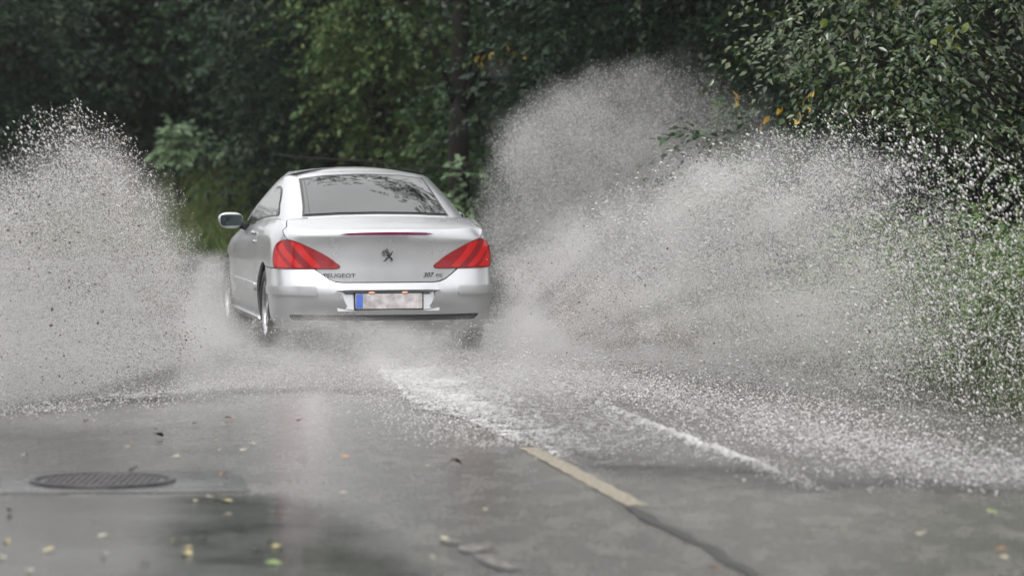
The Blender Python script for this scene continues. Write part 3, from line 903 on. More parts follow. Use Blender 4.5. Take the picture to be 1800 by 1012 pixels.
# ------------------------------------------------------------------ the car
def paint_material():
    m = mat('silver_paint', (0.60, 0.605, 0.62), 0.30, 0.75, 0.6)
    n = noise(m, 3.0, 6, 0.65, stretch=((1, 1, 0.6), (0, 0, 0)))
    r = ramp(m, n.outputs['Fac'], [(0.3, (0.53, 0.535, 0.55)), (0.7, (0.57, 0.575, 0.595))])
    L(m, r.outputs[0], P(m)['Base Color'])
    d = noise(m, 140, 3, 0.6)
    r2 = ramp(m, n.outputs['Fac'], [(0.35, (0.27,) * 3), (0.7, (0.33,) * 3)])
    L(m, r2.outputs[0], P(m)['Roughness'])
    return m

M_PAINT = paint_material()
M_DARK = mat('dark_plastic', (0.012, 0.012, 0.013), 0.55)
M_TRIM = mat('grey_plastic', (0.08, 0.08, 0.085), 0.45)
M_GLASS = mat('tinted_glass', (0.006, 0.008, 0.008), 0.03, 0.0, 0.0, 0.5)
P(M_GLASS)['IOR'].default_value = 2.0
M_SEAL = mat('rubber_seal', (0.008, 0.008, 0.010), 0.35)
M_CHROME = mat('chrome', (0.45, 0.45, 0.47), 0.18, 1.0)
M_BADGE = mat('dark_chrome', (0.10, 0.10, 0.105), 0.25, 1.0)
M_TYRE = mat('tyre_rubber', (0.018, 0.018, 0.018), 0.6)
M_RIM = mat('alloy', (0.5, 0.5, 0.52), 0.25, 1.0)
M_LENS = mat('red_lens', (0.27, 0.006, 0.012), 0.12, 0.0, 0.5)
M_LENS2 = mat('bright_red_lens', (0.55, 0.010, 0.012), 0.10, 0.0, 0.5)
M_LENS3 = mat('dark_red_lens', (0.22, 0.006, 0.012), 0.15, 0.0, 0.4)
M_BRAKE = mat('purple_red_lens', (0.16, 0.008, 0.06), 0.15, 0.0, 0.4)
M_BLUE = mat('plate_blue', (0.10, 0.18, 0.62), 0.4)
M_AMBER = mat('warm_lamp', (0.8, 0.4, 0.25), 0.3, emit=(1.0, 0.45, 0.25), estr=0.08)
def plate_material():
    m = mat('plate_white', (0.6, 0.58, 0.58), 0.4)
    n = noise(m, 14, 3, 0.5)
    r = ramp(m, n.outputs['Fac'], [(0.35, (0.40, 0.37, 0.37)), (0.65, (0.72, 0.69, 0.69))])
    L(m, r.outputs[0], P(m)['Base Color'])
    return m
M_PLATE = plate_material()
M_MIRROR = mat('mirror_glass', (.055, .07, .07), .05, 1.0)

CAR_X, CAR_Y = (684 - 900) / FOC * 30.0, 30.0
CAR_RZ = math.atan(0.190)
car = empty('car', (CAR_X, CAR_Y, 0), CAR_RZ)
tag(car, 'silver two-door coupe driving away through the flooded road', 'car')

Y1, A1, BOW, PC = 0.50, 1.10, 0.07, 3.0
ZTOP = 0.947
W_ = smooth_fn([.15, .17, .21, .235, .25, .30, .42, .50, .60, .70, .80, .88, .915, .932, .943, .947],
               [.78, .795, .832, .853, .858, .870, .882, .887, .879, .875, .865, .845, .826, .812, .794, .768], 0.006)
YL_ = smooth_fn([.15, .50, .54, .60, .70, .80, .86, .895, .918, .932, .942, .947],
                [.10, .09, .085, .088, .096, .098, .092, .078, .066, .066, .082, .125], 0.005)
YB_ = smooth_fn([.15, .17, .21, .235, .25, .30, .42, .49, .52, .535, .56, .60, .655, .70],
                [.13, .10, .045, .03, .035, .02, .0, .0, .008, .018, .035, .060, .09, .10], 0.007)
SLOPE = smooth_fn([.05, .12, .3, .62, 1.0, 1.6, 2.7, 3.3, 4.4], [0, .012, .055, .113, .113, .085, .0, -.04, -.27], 0.06)
CROWN = 0.035

def taper(y):
    if y < 3.3: return 1.0 - 0.015 * sstep(2.2, 3.3, y)
    u = min(1.0, (y - 3.3) / 1.05)
    return 0.985 * max(0.0, (1 - u ** 2.6)) ** (1 / 2.6)

def lift(x, y): return SLOPE(y) - CROWN * (x / 0.78) ** 2

def surf(YR):
    def f(a, z):
        w_, yr = W_(z), YR(z)
        s = 1 if a >= 0 else -1
        aa = abs(a)
        if aa <= A1:
            u = math.sin(PI / 2 * aa / A1)
            c = Y1 - yr - BOW
            x = w_ * u
            y = yr + BOW * u * u + c * (1 - max(0.0, 1 - u ** PC) ** (1 / PC))
        else:
            y = Y1 + aa - A1
            x = w_ * taper(y)
        z2 = z + lift(x, y) * sstep(0.62, ZTOP, z)
        return Vector((s * x, y, z2))
    return f
SL, SB = surf(YL_), surf(YB_)

def a_of_x(x, z):
    u = min(1.0, abs(x) / W_(z))
    return math.copysign(A1 * 2 / PI * math.asin(u), x)
def a_of_y(y, side): return side * (A1 + y - Y1)
def deck(x, y): return Vector((x, y, ZTOP + lift(x, y)))

def mnormal(f, u, v, outward):
    e = 1e-3
    n = (f(u + e, v) - f(u - e, v)).cross(f(u, v + e) - f(u, v - e))
    if n.length < 1e-12: return Vector((0, -1, 0))
    n.normalize()
    return n if n.dot(outward(f(u, v))) > 0 else -n

CEN = Vector((0, 2.1, 0.62))
def outw(p): return Vector((p.x * 1.2, (p.y - CEN.y) * 0.6, (p.z - CEN.z) * 0.4))

def panel_geo(poly, f, off=0.0, depth=0.02, res=0.05, holes=(), rimdir=None, out=outw):
    loops = [densify(poly, res)] + [densify(h, res) for h in holes]
    pts, edges, faces = [], [], []
    for lp in loops:
        b = len(pts)
        pts += lp
        edges += [(b + i, b + (i + 1) % len(lp)) for i in range(len(lp))]
        faces.append(list(range(b, b + len(lp))))
    nb = len(pts)
    us = [p[0] for p in loops[0]]; vs_ = [p[1] for p in loops[0]]
    marr = np.array(pts)
    u = min(us) + res / 2
    while u < max(us):
        v = min(vs_) + res / 2
        while v < max(vs_):
            p = (u, v)
            if inside(p, loops[0]) and not any(inside(p, h) for h in loops[1:]):
                if np.min(np.hypot(marr[:, 0] - u, marr[:, 1] - v)) > res * 0.4:
                    pts.append(p)
            v += res
        u += res
    if holes:
        vo, eo, fo, *_ = delaunay_2d_cdt([Vector(p) for p in pts], edges, faces, 2, 1e-6)
    else:
        vo, eo, fo, *_ = delaunay_2d_cdt([Vector(p) for p in pts], [], faces[:1], 1, 1e-6)
    V, NN = [], []
    for p in vo:
        n = mnormal(f, p[0], p[1], out)
        NN.append(n); V.append(f(p[0], p[1]) + n * off)
    F = []
    cnt = {}
    for t in fo:
        a, b, c = V[t[0]], V[t[1]], V[t[2]]
        t = list(t)
        if (b - a).cross(c - a).dot(NN[t[0]] + NN[t[1]] + NN[t[2]]) < 0: t = t[::-1]
        F.append(tuple(t))
        for i in range(len(t)):
            e = (t[i], t[(i + 1) % len(t)])
            cnt[e] = 1
    smooth = [True] * len(F)
    if depth > 0:
        bnd = [e for e in cnt if (e[1], e[0]) not in cnt]
        idx = {}
        def dup(i):
            if i not in idx:
                d = (rimdir(V[i]) if rimdir else -NN[i]) * depth
                V.append(Vector(V[i])); V.append(V[i] + d)
                idx[i] = len(V) - 2
            return idx[i]
        for a, b in bnd:
            i, j = dup(a), dup(b)
            F.append((j, i, i + 1, j + 1)); smooth.append(True)
    return V, F, smooth

def panel(name, poly, f, m, parent, off=0.0, depth=0.02, res=0.05, holes=(), rimdir=None, extra=None, weld=0, out=outw):
    V, F, sm = panel_geo(poly, f, off, depth, res, holes, rimdir, out)
    for (v2, f2, s2) in (extra or []):
        b = len(V)
        V = V + v2
        F = F + [tuple(i + b for i in t) for t in f2]
        sm = sm + s2
    me = bpy.data.meshes.new(name)
    me.from_pydata([tuple(v) for v in V], [], F)
    for p, s in zip(me.polygons, sm): p.use_smooth = s
    me.update()
    if weld:
        bm = bmesh.new(); bm.from_mesh(me)
        bmesh.ops.remove_doubles(bm, verts=bm.verts, dist=weld)
        bm.to_mesh(me); bm.free()
    return link(name, me, m, parent)

def xz(x, z): return (a_of_x(x, z), z)

# --- boot lid: rear face and deck in one panel
def lid_half():
    return [(0.36, .552), (.41, .558), (.455, .576), (.50, .606), (.535, .634), (.565, .662), (.63, .735), (.70, .81), (.742, .860), (.772, .892), (.785, .925)]
top_a = a_of_x(.750, ZTOP)
right = [xz(x, z) for x, z in lid_half()] + [(top_a, ZTOP)]
lid_poly = [(-a, z) for a, z in right[::-1]] + right
lid_poly = [p for p in lid_poly]
# bottom closing edge runs from left bottom to right bottom by itself; order: left top -> left bottom -> right bottom -> right top
def lid_deck():
    n = 40
    rear = [SL(top_a * t, ZTOP) for t in np.linspace(-1, 1, n)]
    pts = [(p.x, p.y) for p in rear]
    pts += [(.738, .46), (.715, .585), (.0, .565), (-.715, .585), (-.738, .46)]
    return pts
up = lambda p: Vector((0, 0, 1))
lid_extra = panel_geo(lid_deck(), lambda x, y: deck(x, y), 0, 0.015, 0.05, (), lambda p: Vector((0, 0, -1)), up)
boot = panel('boot_lid', lid_poly, SL, M_PAINT, car, 0.0, 0.012, 0.04, (), None, [lid_extra])

# --- rear bumper with recess and slot
bump_half = [(0, .546), (.36, .546), (.412, .551), (.458, .569), (.503, .600), (.538, .627), (.570, .650)]
bh = [xz(x, z) for x, z in bump_half]
arch = []
for t in np.linspace(0, 1, 14):
    ang = R(160) - t * 0  # placeholder for shape below
def arch_pts(yc, zc, r, z_from, z_to, side_back=True):
    """arc on one side of the arch from z_from up to z_to"""
    o = []
    for z in np.linspace(z_from, z_to, 10):
        dy = math.sqrt(max(0, r * r - (z - zc) ** 2))
        o.append((yc - dy if side_back else yc + dy, z))
    return o
RW, RA = 0.87, 0.365
FW = 3.48
ar_back = arch_pts(RW, .315, RA, .19, .652)
right = bh + [(a_of_y(y, 1), z) for y, z in ar_back[::-1]] + [(a_of_x(.6, .17), .168)]
bump_poly = right + [(-a, z) for a, z in right[::-1] if a > 1e-6]
rec = [(-.355, .492), (.355, .492), (.365, .475), (.355, .43), (.325, .372), (.285, .342), (-.285, .342), (-.325, .372), (-.355, .43), (-.365, .475)]
rec = [xz(x, z) for x, z in spline(rec, 4)]
slot = [xz(x, z) for x, z in rounded(densify([(-.74, .252), (.70, .252), (.74, .300), (-.76, .300)], 0.2), .02, 4)]
fwd = lambda p: Vector((-p.x * 0.25, 1, 0)).normalized()
bumper = panel('rear_bumper', bump_poly, SB, M_PAINT, car, 0.0, 0.06, 0.045, (rec, slot), fwd)
panel('plate_recess', [(-.40, .33), (.40, .33), (.40, .51), (-.40, .51)], lambda x, z: Vector((x, .020 + BOW * (x / .88) ** 2 + (z - .335) * .24, z)), M_PAINT, bumper, 0, 0, 0.06, (), None, None, 0, lambda p: Vector((0, -1, 0)))
panel('lower_grille', [xz(x, z) for x, z in [(-.79, .235), (.79, .235), (.79, .31), (-.79, .31)]], SB, M_TRIM, bumper, -0.03, 0, 0.06)
for sgn in (-1, 1):
    st = [(a_of_x(.555, .50), .517), (a_of_x(.555, .48), .452), (a_of_y(.50, 1), .452), (a_of_y(.50, 1), .517)]
    st = [(sgn * a, z) for a, z in st]
    panel('bumper_strip', rounded(st, .012, 4), SB, M_PAINT, bumper, 0.016, 0.02, 0.05)

# --- quarters, doors, wings
for sgn in (-1, 1):
    hid = [(x + .007 if i > 4 else x, z) for i, (x, z) in enumerate(lid_half())][5:]
    q = [(a_of_x(x, z), z) for x, z in hid] + [(a_of_x(.756, ZTOP), ZTOP)]
    q = q[::-1]                                           # top -> light bottom
    q = q + [(a_of_y(y, 1), z) for y, z in arch_pts(RW, .315, RA, .657, .66)[:1]]
    top = [(RW - RA * math.cos(t), .315 + RA * math.sin(t)) for t in np.linspace(math.asin(.345 / RA), PI - math.asin(-.115 / RA) , 26)]
    q = q + [(a_of_y(y, 1), z) for y, z in top if z > .2] + [(a_of_y(1.40, 1), .20), (a_of_y(1.40, 1), ZTOP)]
    q = [(sgn * a, z) for a, z in q]
    panel('rear_quarter', q, SL, M_PAINT, car, 0.0, 0.02, 0.06)
    dr = [(a_of_y(1.408, sgn), .20), (a_of_y(2.72, sgn), .20), (a_of_y(2.80, sgn), .5), (a_of_y(2.76, sgn), ZTOP), (a_of_y(1.408, sgn), ZTOP)]
    door = panel('door', dr, SL, M_PAINT, car, 0.0, 0.02, 0.08)
    wf = [(a_of_y(2.768, sgn), ZTOP), (a_of_y(2.808, sgn), .5), (a_of_y(2.728, sgn), .20)]
    wf += [(a_of_y(FW - RA * math.cos(t), sgn), .315 + RA * math.sin(t)) for t in np.linspace(-.3, PI + .3, 24)]
    wf += [(a_of_y(4.33, sgn), .20), (a_of_y(4.33, sgn), .80), (a_of_y(4.0, sgn), ZTOP)]
    panel('front_wing', wf, SL, M_PAINT, car, 0.0, 0.02, 0.08)
    # shoulder deck beside the boot lid and glass
    edge = [SL(sgn * a, ZTOP) for a in np.linspace(a_of_x(.756, ZTOP), a_of_y(2.9, 1), 40)]
    inner = [(sgn * x, y) for x, y in [(.55, 2.9), (.55, .62), (.722, .585), (.745, .46)]]
    panel('shoulder', [(p.x, p.y) for p in edge] + inner, deck, M_PAINT, car, 0.0, 0.015, 0.06, (), lambda p: Vector((0, 0, -1)), None, 0, up)
    # moulding strip along the door, waist height
    ms = [(a_of_y(1.30, sgn), .44), (a_of_y(2.74, sgn), .44), (a_of_y(2.74, sgn), .50), (a_of_y(1.30, sgn), .50)]
    panel('side_moulding', rounded(ms, .015), SL, M_PAINT, car, 0.014, 0.016, 0.08)
    sl = [(a_of_y(1.25, sgn), .19), (a_of_y(3.08, sgn), .19), (a_of_y(3.08, sgn), .235), (a_of_y(1.25, sgn), .235)]
    panel('sill', sl, SL, M_PAINT, car, 0.02, 0.03, 0.08)
    # handle
    hb = bmesh.new()
    bmesh.ops.create_uvsphere(hb, u_segments=14, v_segments=8, radius=1)
    for v in hb.verts:
        v.co = Vector((v.co.x * .022, v.co.y * .09, v.co.z * .019))
    h = mesh_bm('door_handle', hb, M_CHROME, door, True)
    h.location = SL(a_of_y(1.62, sgn), .86) + Vector((sgn * .012, 0, 0))
    # door lock
    lb = bmesh.new()
    bmesh.ops.create_uvsphere(lb, u_segments=10, v_segments=6, radius=.014)
    lk = mesh_bm('door_lock', lb, M_CHROME, door, True)
    lk.location = SL(a_of_y(1.50, sgn), .80) + Vector((sgn * .004, 0, 0))

# bonnet
bon = [SL(a, ZTOP) for a in np.linspace(a_of_y(2.92, 1), a_of_y(4.25, 1), 20)]
bp = [(p.x - .004, p.y) for p in bon]
bp = bp + [(-x, y) for x, y in bp[::-1]]
panel('bonnet', bp, deck, M_PAINT, car, 0.0, 0.012, 0.1, (), lambda p: Vector((0, 0, -1)), None, 0, up)

# dark inner body behind the panel gaps
def inner_body():
    V, F = [], []
    zs = [.22, .30, .45, .58, .70, .80, .88, .915]
    n = 28
    for z in zs:
        for i in range(n):
            t = 2 * PI * i / n
            c, s_ = math.cos(t), math.sin(t)
            x = .64 * math.copysign(abs(c) ** .35, c)
            yy = 2.18 + 1.98 * math.copysign(abs(s_) ** .3, s_)
            V.append((x, max(yy, YL_(z) + .10 + .05 * (x / .64) ** 2), z + (SLOPE(yy) - .03 if z > .9 else 0)))
    for k in range(len(zs) - 1):
        for i in range(n):
            F.append((k * n + i, k * n + (i + 1) % n, (k + 1) * n + (i + 1) % n, (k + 1) * n + i))
    F.append(tuple(range(n - 1, -1, -1))); F.append(tuple((len(zs) - 1) * n + i for i in range(n)))
    mesh_py('underbody', V, F, M_DARK, car)
inner_body()
for sgn in (-1, 1):   # backing strip right behind the lid / quarter seam, and wheel housings
    bs = [(a_of_x(.52, .60), .57), (a_of_x(.60, .60), .60), (a_of_x(.82, .86), .86), (a_of_x(.78, .93), .935), (a_of_x(.70, .93), .935), (a_of_x(.68, .86), .86)]
    panel('seam_liner', [(sgn * a, z) for a, z in bs], SL, M_DARK, car, -0.016, 0, 0.06)
panel('seam_liner', [xz(x, z) for x, z in [(-.50, .52), (.50, .52), (.56, .62), (.45, .60), (.40, .58), (-.40, .58), (-.45, .60), (-.56, .62)]], SL, M_DARK, car, -0.016, 0, 0.06)

# --- greenhouse
GZ = [.93, .95, 1.0, 1.057, 1.15, 1.25, 1.32, 1.352, 1.374, 1.388, 1.395]
GW_ = smooth_fn(GZ, [.752, .748, .738, .722, .688, .645, .608, .588, .565, .535, .50], 0.006)
GR_ = smooth_fn(GZ, [.36, .40, .50, .62, .835, 1.09, 1.285, 1.39, 1.48, 1.57, 1.66], 0.006)
GF_ = smooth_fn(GZ, [3.4, 3.35, 3.22, 3.08, 2.85, 2.60, 2.42, 2.33, 2.26, 2.18, 2.1], 0.006)
GB, GC, GP = 0.09, 0.36, 4.6

def g_rear(x, z):
    u = min(1.0, abs(x) / GW_(z))
    y = GR_(z) + GB * u * u + GC * (1 - max(0.0, 1 - u ** GP) ** (1 / GP))
    return Vector((x, y, z - .02 * (x / .55) ** 2 * sstep(1.0, 1.39, z)))
def g_ring(z, n=160):
    """closed outline at height z"""
    w_ = GW_(z)
    pts = []
    th = np.linspace(-PI / 2, PI / 2, 44)
    for t in th:
        p = g_rear(w_ * math.sin(t), z); pts.append(p)
    ys = GR_(z) + GB + GC
    yf = GF_(z)
    yfs = yf - .5
    zz = z - .02 * (w_ / .55) ** 2 * sstep(1.0, 1.39, z)
    for k in range(1, 12):
        pts.append(Vector((w_, ys + (yfs - ys) * k / 12, zz)))
    for t in np.linspace(0, PI, 30):
        c, s_ = math.cos(t), math.sin(t)
        x = w_ * math.copysign(abs(c) ** .5, c)
        pts.append(Vector((x, yfs + .5 * abs(s_) ** .6, z - .02 * (x / .55) ** 2 * sstep(1.0, 1.39, z))))
    for k in range(1, 12):
        pts.append(Vector((-w_, yfs + (ys - yfs) * k / 12, zz)))
    return pts
def greenhouse():
    V, F = [], []
    zs = list(np.linspace(.955, 1.30, 16)) + list(np.linspace(1.315, 1.395, 18))
    rings = [g_ring(z) for z in zs]
    n = len(rings[0])
    for r_ in rings: V += r_
    for k in range(len(zs) - 1):
        for i in range(n):
            F.append((k * n + i, k * n + (i + 1) % n, (k + 1) * n + (i + 1) % n, (k + 1) * n + i))
    last = rings[-1]
    c = Vector((0, 1.88, 1.395))
    base = (len(zs) - 1) * n
    prev = base
    for j, t in enumerate((.85, .65, .4, .15)):
        for p in last:
            q = c + (p - c) * t
            e = 1 - t * t
            V.append(Vector((q.x, q.y, 1.395 - .02 * (q.x / .55) ** 2 + .026 * e)))
        cur = base + (j + 1) * n
        for i in range(n):
            F.append((prev + i, prev + (i + 1) % n, cur + (i + 1) % n, cur + i))
        prev = cur
    F.append(tuple(prev + i for i in range(n)))
    return mesh_py('roof', V, F, M_PAINT, car, True)
roof = greenhouse()

upback = lambda p: Vector((0, -.5, 1))
rw = [(-.585, 1.048), (-.3, 1.062), (0, 1.066), (.3, 1.062), (.585, 1.048), (.56, 1.12), (.53, 1.25), (.507, 1.345), (.3, 1.363), (0, 1.368), (-.3, 1.363), (-.507, 1.345), (-.53, 1.25), (-.56, 1.12)]
panel('rear_window_seal', rw, g_rear, M_SEAL, car, 0.004, 0.008, 0.045, (), None, None, 0, upback)
rw2 = [(x * .965, 1.05 + (z - 1.05) * .93 + .01) for x, z in rw]
rear_window = panel('rear_window', rw2, g_rear, M_GLASS, car, 0.009, 0.006, 0.035, (), None, None, 0, upback)
# the fine vertical line of the left glass edge (tinted border with a thin bright line)
for sgn in (-1,):
    ln = [(sgn * .525, 1.066), (sgn * .520, 1.066), (sgn * .470, 1.335), (sgn * .475, 1.335)]
    panel('window_line', ln, g_rear, M_SEAL, rear_window, 0.0115, 0.0, 0.03, (), None, None, 0, upback)

def g_side(sgn):
    def f(y, z):
        w_ = GW_(z)
        ys = GR_(z) + GB + GC
        if y >= ys: x = w_
        else:
            t = min(1.0, max(0.0, (ys - y) / GC))
            t = 1 - t
            x = w_ * max(0.05, 1 - (1 - t) ** GP) ** (1 / GP)
        if y > GF_(z) - .5:
            s_ = min(1, max(0, (y - GF_(z) + .5) / .5))
            th = math.asin(min(1, s_ ** (1 / .6)))
            x = w_ * math.cos(th) ** .5 if th < PI / 2 - .01 else 0.1
        return Vector((sgn * x, y, z - .02 * (x / .55) ** 2 * sstep(1.0, 1.39, z)))
    return f
for sgn in (-1, 1):
    so = lambda p, s=sgn: Vector((s, 0, .3))
    sw = [(1.05, 1.05), (1.20, 1.13), (1.36, 1.215), (1.52, 1.268), (1.72, 1.288), (1.93, 1.272), (2.12, 1.23), (2.36, 1.14), (2.62, 1.035), (2.90, .915), (2.5, .95), (2.0, .995), (1.4, 1.03)]
    sw = spline(sw, 4)
    panel('side_window_seal', sw, g_side(sgn), M_SEAL, car, 0.004, 0.008, 0.05, (), None, None, 0, so)
    cx = sum(p[0] for p in sw) / len(sw); cz = sum(p[1] for p in sw) / len(sw)
    s2 = [(cx + (y - cx) * .97, cz + (z - cz) * .93) for y, z in sw]
    panel('side_window', s2, g_side(sgn), M_GLASS, car, 0.009, 0.006, 0.05, (), None, None, 0, so)

# windscreen
def g_front(x, z):
    w_ = GW_(z); u = min(1, abs(x) / w_)
    th = math.acos(min(1, u ** 2))
    return Vector((x, GF_(z) - .5 + .5 * abs(math.sin(th)) ** .6, z - .02 * (x / .55) ** 2 * sstep(1.0, 1.39, z)))
panel('windscreen', [(-.58, .985), (.58, .985), (.48, 1.35), (-.48, 1.35)], g_front, M_GLASS, car, 0.006, 0.006, 0.06, (), None, None, 0, lambda p: Vector((0, 1, .5)))

# --- tail lights
lt = [(.372, .676), (.40, .655), (.55, .654), (.72, .654), (.835, .656), (.853, .69), (.851, .76), (.833, .82), (.800, .853), (.755, .868), (.70, .858), (.62, .828), (.54, .790), (.47, .752), (.405, .706)]
def strip_clip(poly, x0b, x1b, x0t, x1t, zb, zt):
    """part of poly between two slanted lines"""
    def cut(pl, f):
        o = []
        for i in range(len(pl)):
            p, q = pl[i], pl[(i + 1) % len(pl)]
            fp, fq = f(p), f(q)
            if fp >= 0: o.append(p)
            if fp * fq < 0:
                t = fp / (fp - fq)
                o.append((p[0] + (q[0] - p[0]) * t, p[1] + (q[1] - p[1]) * t))
        return o
    lx = lambda z: x0b + (x0t - x0b) * (z - zb) / (zt - zb)
    rx = lambda z: x1b + (x1t - x1b) * (z - zb) / (zt - zb)
    return cut(cut(poly, lambda p: p[0] - lx(p[1])), lambda p: rx(p[1]) - p[0])
for sgn in (-1, 1):
    full = rounded(spline(lt, 5), .004, 2)
    seal = [(x + (x - .63) * .018, z + (z - .76) * .03) for x, z in full]
    tl = panel('tail_light', [(sgn * a_of_x(x, z), z) for x, z in full], SL, M_LENS, car, 0.012, 0.016, 0.03)
    panel('light_seal', [(sgn * a_of_x(min(x, .862 * W_(z) / .87), z), z) for x, z in seal], SL, M_SEAL, tl, 0.003, 0.008, 0.04)
    inset = [(.63 + (x - .63) * .93, .76 + (z - .76) * .90) for x, z in full]
    for (b0, b1, t0, t1, mm, nm) in ((.50, .56, .685, .745, M_LENS2, 'lens_strip'), (.572, .610, .755, .790, M_LENS3, 'lens_strip'), (.63, .69, .81, .868, M_LENS2, 'lens_strip'), (.735, .84, .88, .95, M_LENS2, 'lens_strip')):
        sp = strip_clip(inset, b0, b1, t0, t1, .655, .87)
        if len(sp) > 2:
            panel(nm, [(sgn * a_of_x(x, z), z) for x, z in sp], SL, mm, tl, 0.0145, 0.003, 0.03)

# third brake light just under the lip
tb = [(-.37, .922), (-.30, .915), (0, .913), (.30, .915), (.37, .922), (.30, .929), (0, .931), (-.30, .929)]
panel('third_brake_light', [xz(x, z) for x, z in tb], SL, M_BRAKE, boot, 0.004, 0.006, 0.04)

# --- number plate and its lamps
pl = empty('number_plate'); pl.parent = bumper
def plate_pt(x, z): return Vector((x, 0.018 + .02 * x * x, z))
bk = lambda p: Vector((0, -1, 0))
pl_o = panel('plate_board', rounded([(-.262, .348), (.262, .348), (.262, .465), (-.262, .465)], .008, 3), plate_pt, M_PLATE, pl, 0.006, 0.008, 0.06, (), None, None, 0, bk)
panel('blue_band', [(-.258, .352), (-.205, .352), (-.205, .461), (-.258, .461)], plate_pt, M_BLUE, pl, 0.0085, 0.002, 0.06, (), None, None, 0, bk)
panel('plate_frame', [(-.272, .338), (.272, .338), (.272, .475), (-.272, .475)], plate_pt, M_DARK, pl, 0.004, 0.012, 0.06, ([(-.256, .356), (.256, .356), (.256, .458), (-.256, .458)],), None, None, 0, bk)
shade_strip = rounded([(-.345, .474), (.345, .474), (.350, .495), (-.350, .495)], .010, 4)  # dark strip added to stand for the shade under the recess's top edge
panel('recess_shade', shade_strip, lambda x, z: Vector((x, 0.012 + BOW * (x / .88) ** 2 + (z - .48) * .3, z)), M_TRIM, bumper, 0.0, 0.04, 0.05, (), lambda p: Vector((0, 1, 0)), None, 0, bk)
for x in (-.135, .125):
    lb = bmesh.new(); bmesh.ops.create_uvsphere(lb, u_segments=10, v_segments=6, radius=1)
    for v in lb.verts: v.co = Vector((v.co.x * .028, v.co.y * .012, v.co.z * .009))
    o = mesh_bm('plate_lamp', lb, M_AMBER, bumper, True); o.location = (x, .012, .473)

# --- lion emblem, lettering
def emblem():
    bm = bmesh.new()
    strokes = [
        ([(775, 122), (797, 150), (803, 180), (795, 208)], [11, 12, 11, 8]),
        ([(795, 112), (770, 112), (745, 124), (720, 134)], [9, 11, 8, 3]),
        ([(790, 160), (765, 172), (742, 176), (720, 170)], [8, 6, 5, 3]),
        ([(775, 142), (750, 152), (728, 150), (714, 144)], [7, 5, 4, 3]),
        ([(795, 200), (772, 214), (768, 234), (735, 244)], [9, 8, 6, 4]),
        ([(802, 196), (830, 210), (846, 234), (818, 248)], [9, 8, 6, 4]),
        ([(808, 188), (832, 168), (834, 146), (856, 126)], [5, 5, 5, 4]),
    ]
    k = .92 / 6.43 / 226
    for pts, rad in strokes:
        sp = spline([(p[0], p[1]) for p in pts], 4, False)
        rr = np.interp(np.linspace(0, 3, len(sp)), range(4), rad)
        V, F = tube([((x - 785) * k, 0, -(y - 180) * k) for x, y in sp], [r * k * 1.5 for r in rr], 8)
        vs2 = [bm.verts.new((v.x, v.y * .6, v.z)) for v in V]
        for f in F:
            bm.faces.new([vs2[i] for i in f])
    o = mesh_bm('emblem', bm, M_BADGE, boot, True)
    o.location = Vector((.0, SL(0, .755).y - .008, .755))
emblem()

def text_mesh(body, width, depth, shear=0.0):
    c = bpy.data.curves.new('lettering', 'FONT')
    c.body = body
    c.extrude = 0.02
    c.shear = shear
    c.offset = 0.0
    c.resolution_u = 3
    o = bpy.data.objects.new('lettering', c)
    COL.objects.link(o)
    dg = bpy.context.evaluated_depsgraph_get()
    me = bpy.data.meshes.new_from_object(o.evaluated_get(dg))
    bpy.data.objects.remove(o); bpy.data.curves.remove(c)
    xs = [v.co.x for v in me.vertices]; ys = [v.co.y for v in me.vertices]
    x0, x1, y0, y1 = min(xs), max(xs), min(ys), max(ys)
    k = width / (x1 - x0)
    for v in me.vertices:
        v.co = Vector(((v.co.x - x0) * k, -v.co.z * depth / .02 , (v.co.y - y0) * k))
    return me
def lettering(body, x0, width, z, shear=0.0, ky=1.0):
    me = text_mesh(body, width, 0.004, shear)
    for v in me.vertices:
        v.co.z = v.co.z * ky + z
        v.co.x += x0
        a = a_of_x(v.co.x, z)
        v.co.y += SL(a, z + .01).y - 0.003
    me.materials.clear()
    return link('lettering', me, M_BADGE, boot)
lettering('PEUGEOT', -.495, .245, .588, 0.0, .78)
lettering('307', .285, .085, .586, 0.3, 1.0)
lettering('CC', .385, .055, .590, 0.0, .75)

# --- mirrors
for sgn in (-1, 1):
    mb = bmesh.new()
    bmesh.ops.create_uvsphere(mb, u_segments=24, v_segments=14, radius=1)
    for v in mb.verts:
        c = v.co
        q = lambda t, p: math.copysign(abs(t) ** p, t)
        x, y, z = q(c.x, .7) * .105, q(c.y, .8) * .085, q(c.z, .7) * .068
        if y < -.045: y = -.045
        x *= 1 - .12 * (z < 0)
        v.co = Vector((x, y, z))
    mir = mesh_bm('side_mirror', mb, M_PAINT, car, True)
    mir.location = (-.93 if sgn < 0 else .95, 2.62, .965)
    gp = rounded([(-.088, -.045), (.088, -.045), (.092, .05), (-.092, .05)], .03, 5)
    panel('mirror_glass', gp, lambda x, z: Vector((x, -.047, z)), M_MIRROR, mir, 0.002, 0.004, 0.05, (), None, None, 0, bk)
    V, F = tube([(-sgn * .07, 0, -.03), (-sgn * .15, .01, -.06)], [.035, .03], 8)
    mesh_py('mirror_arm', V, F, M_DARK, mir, True)

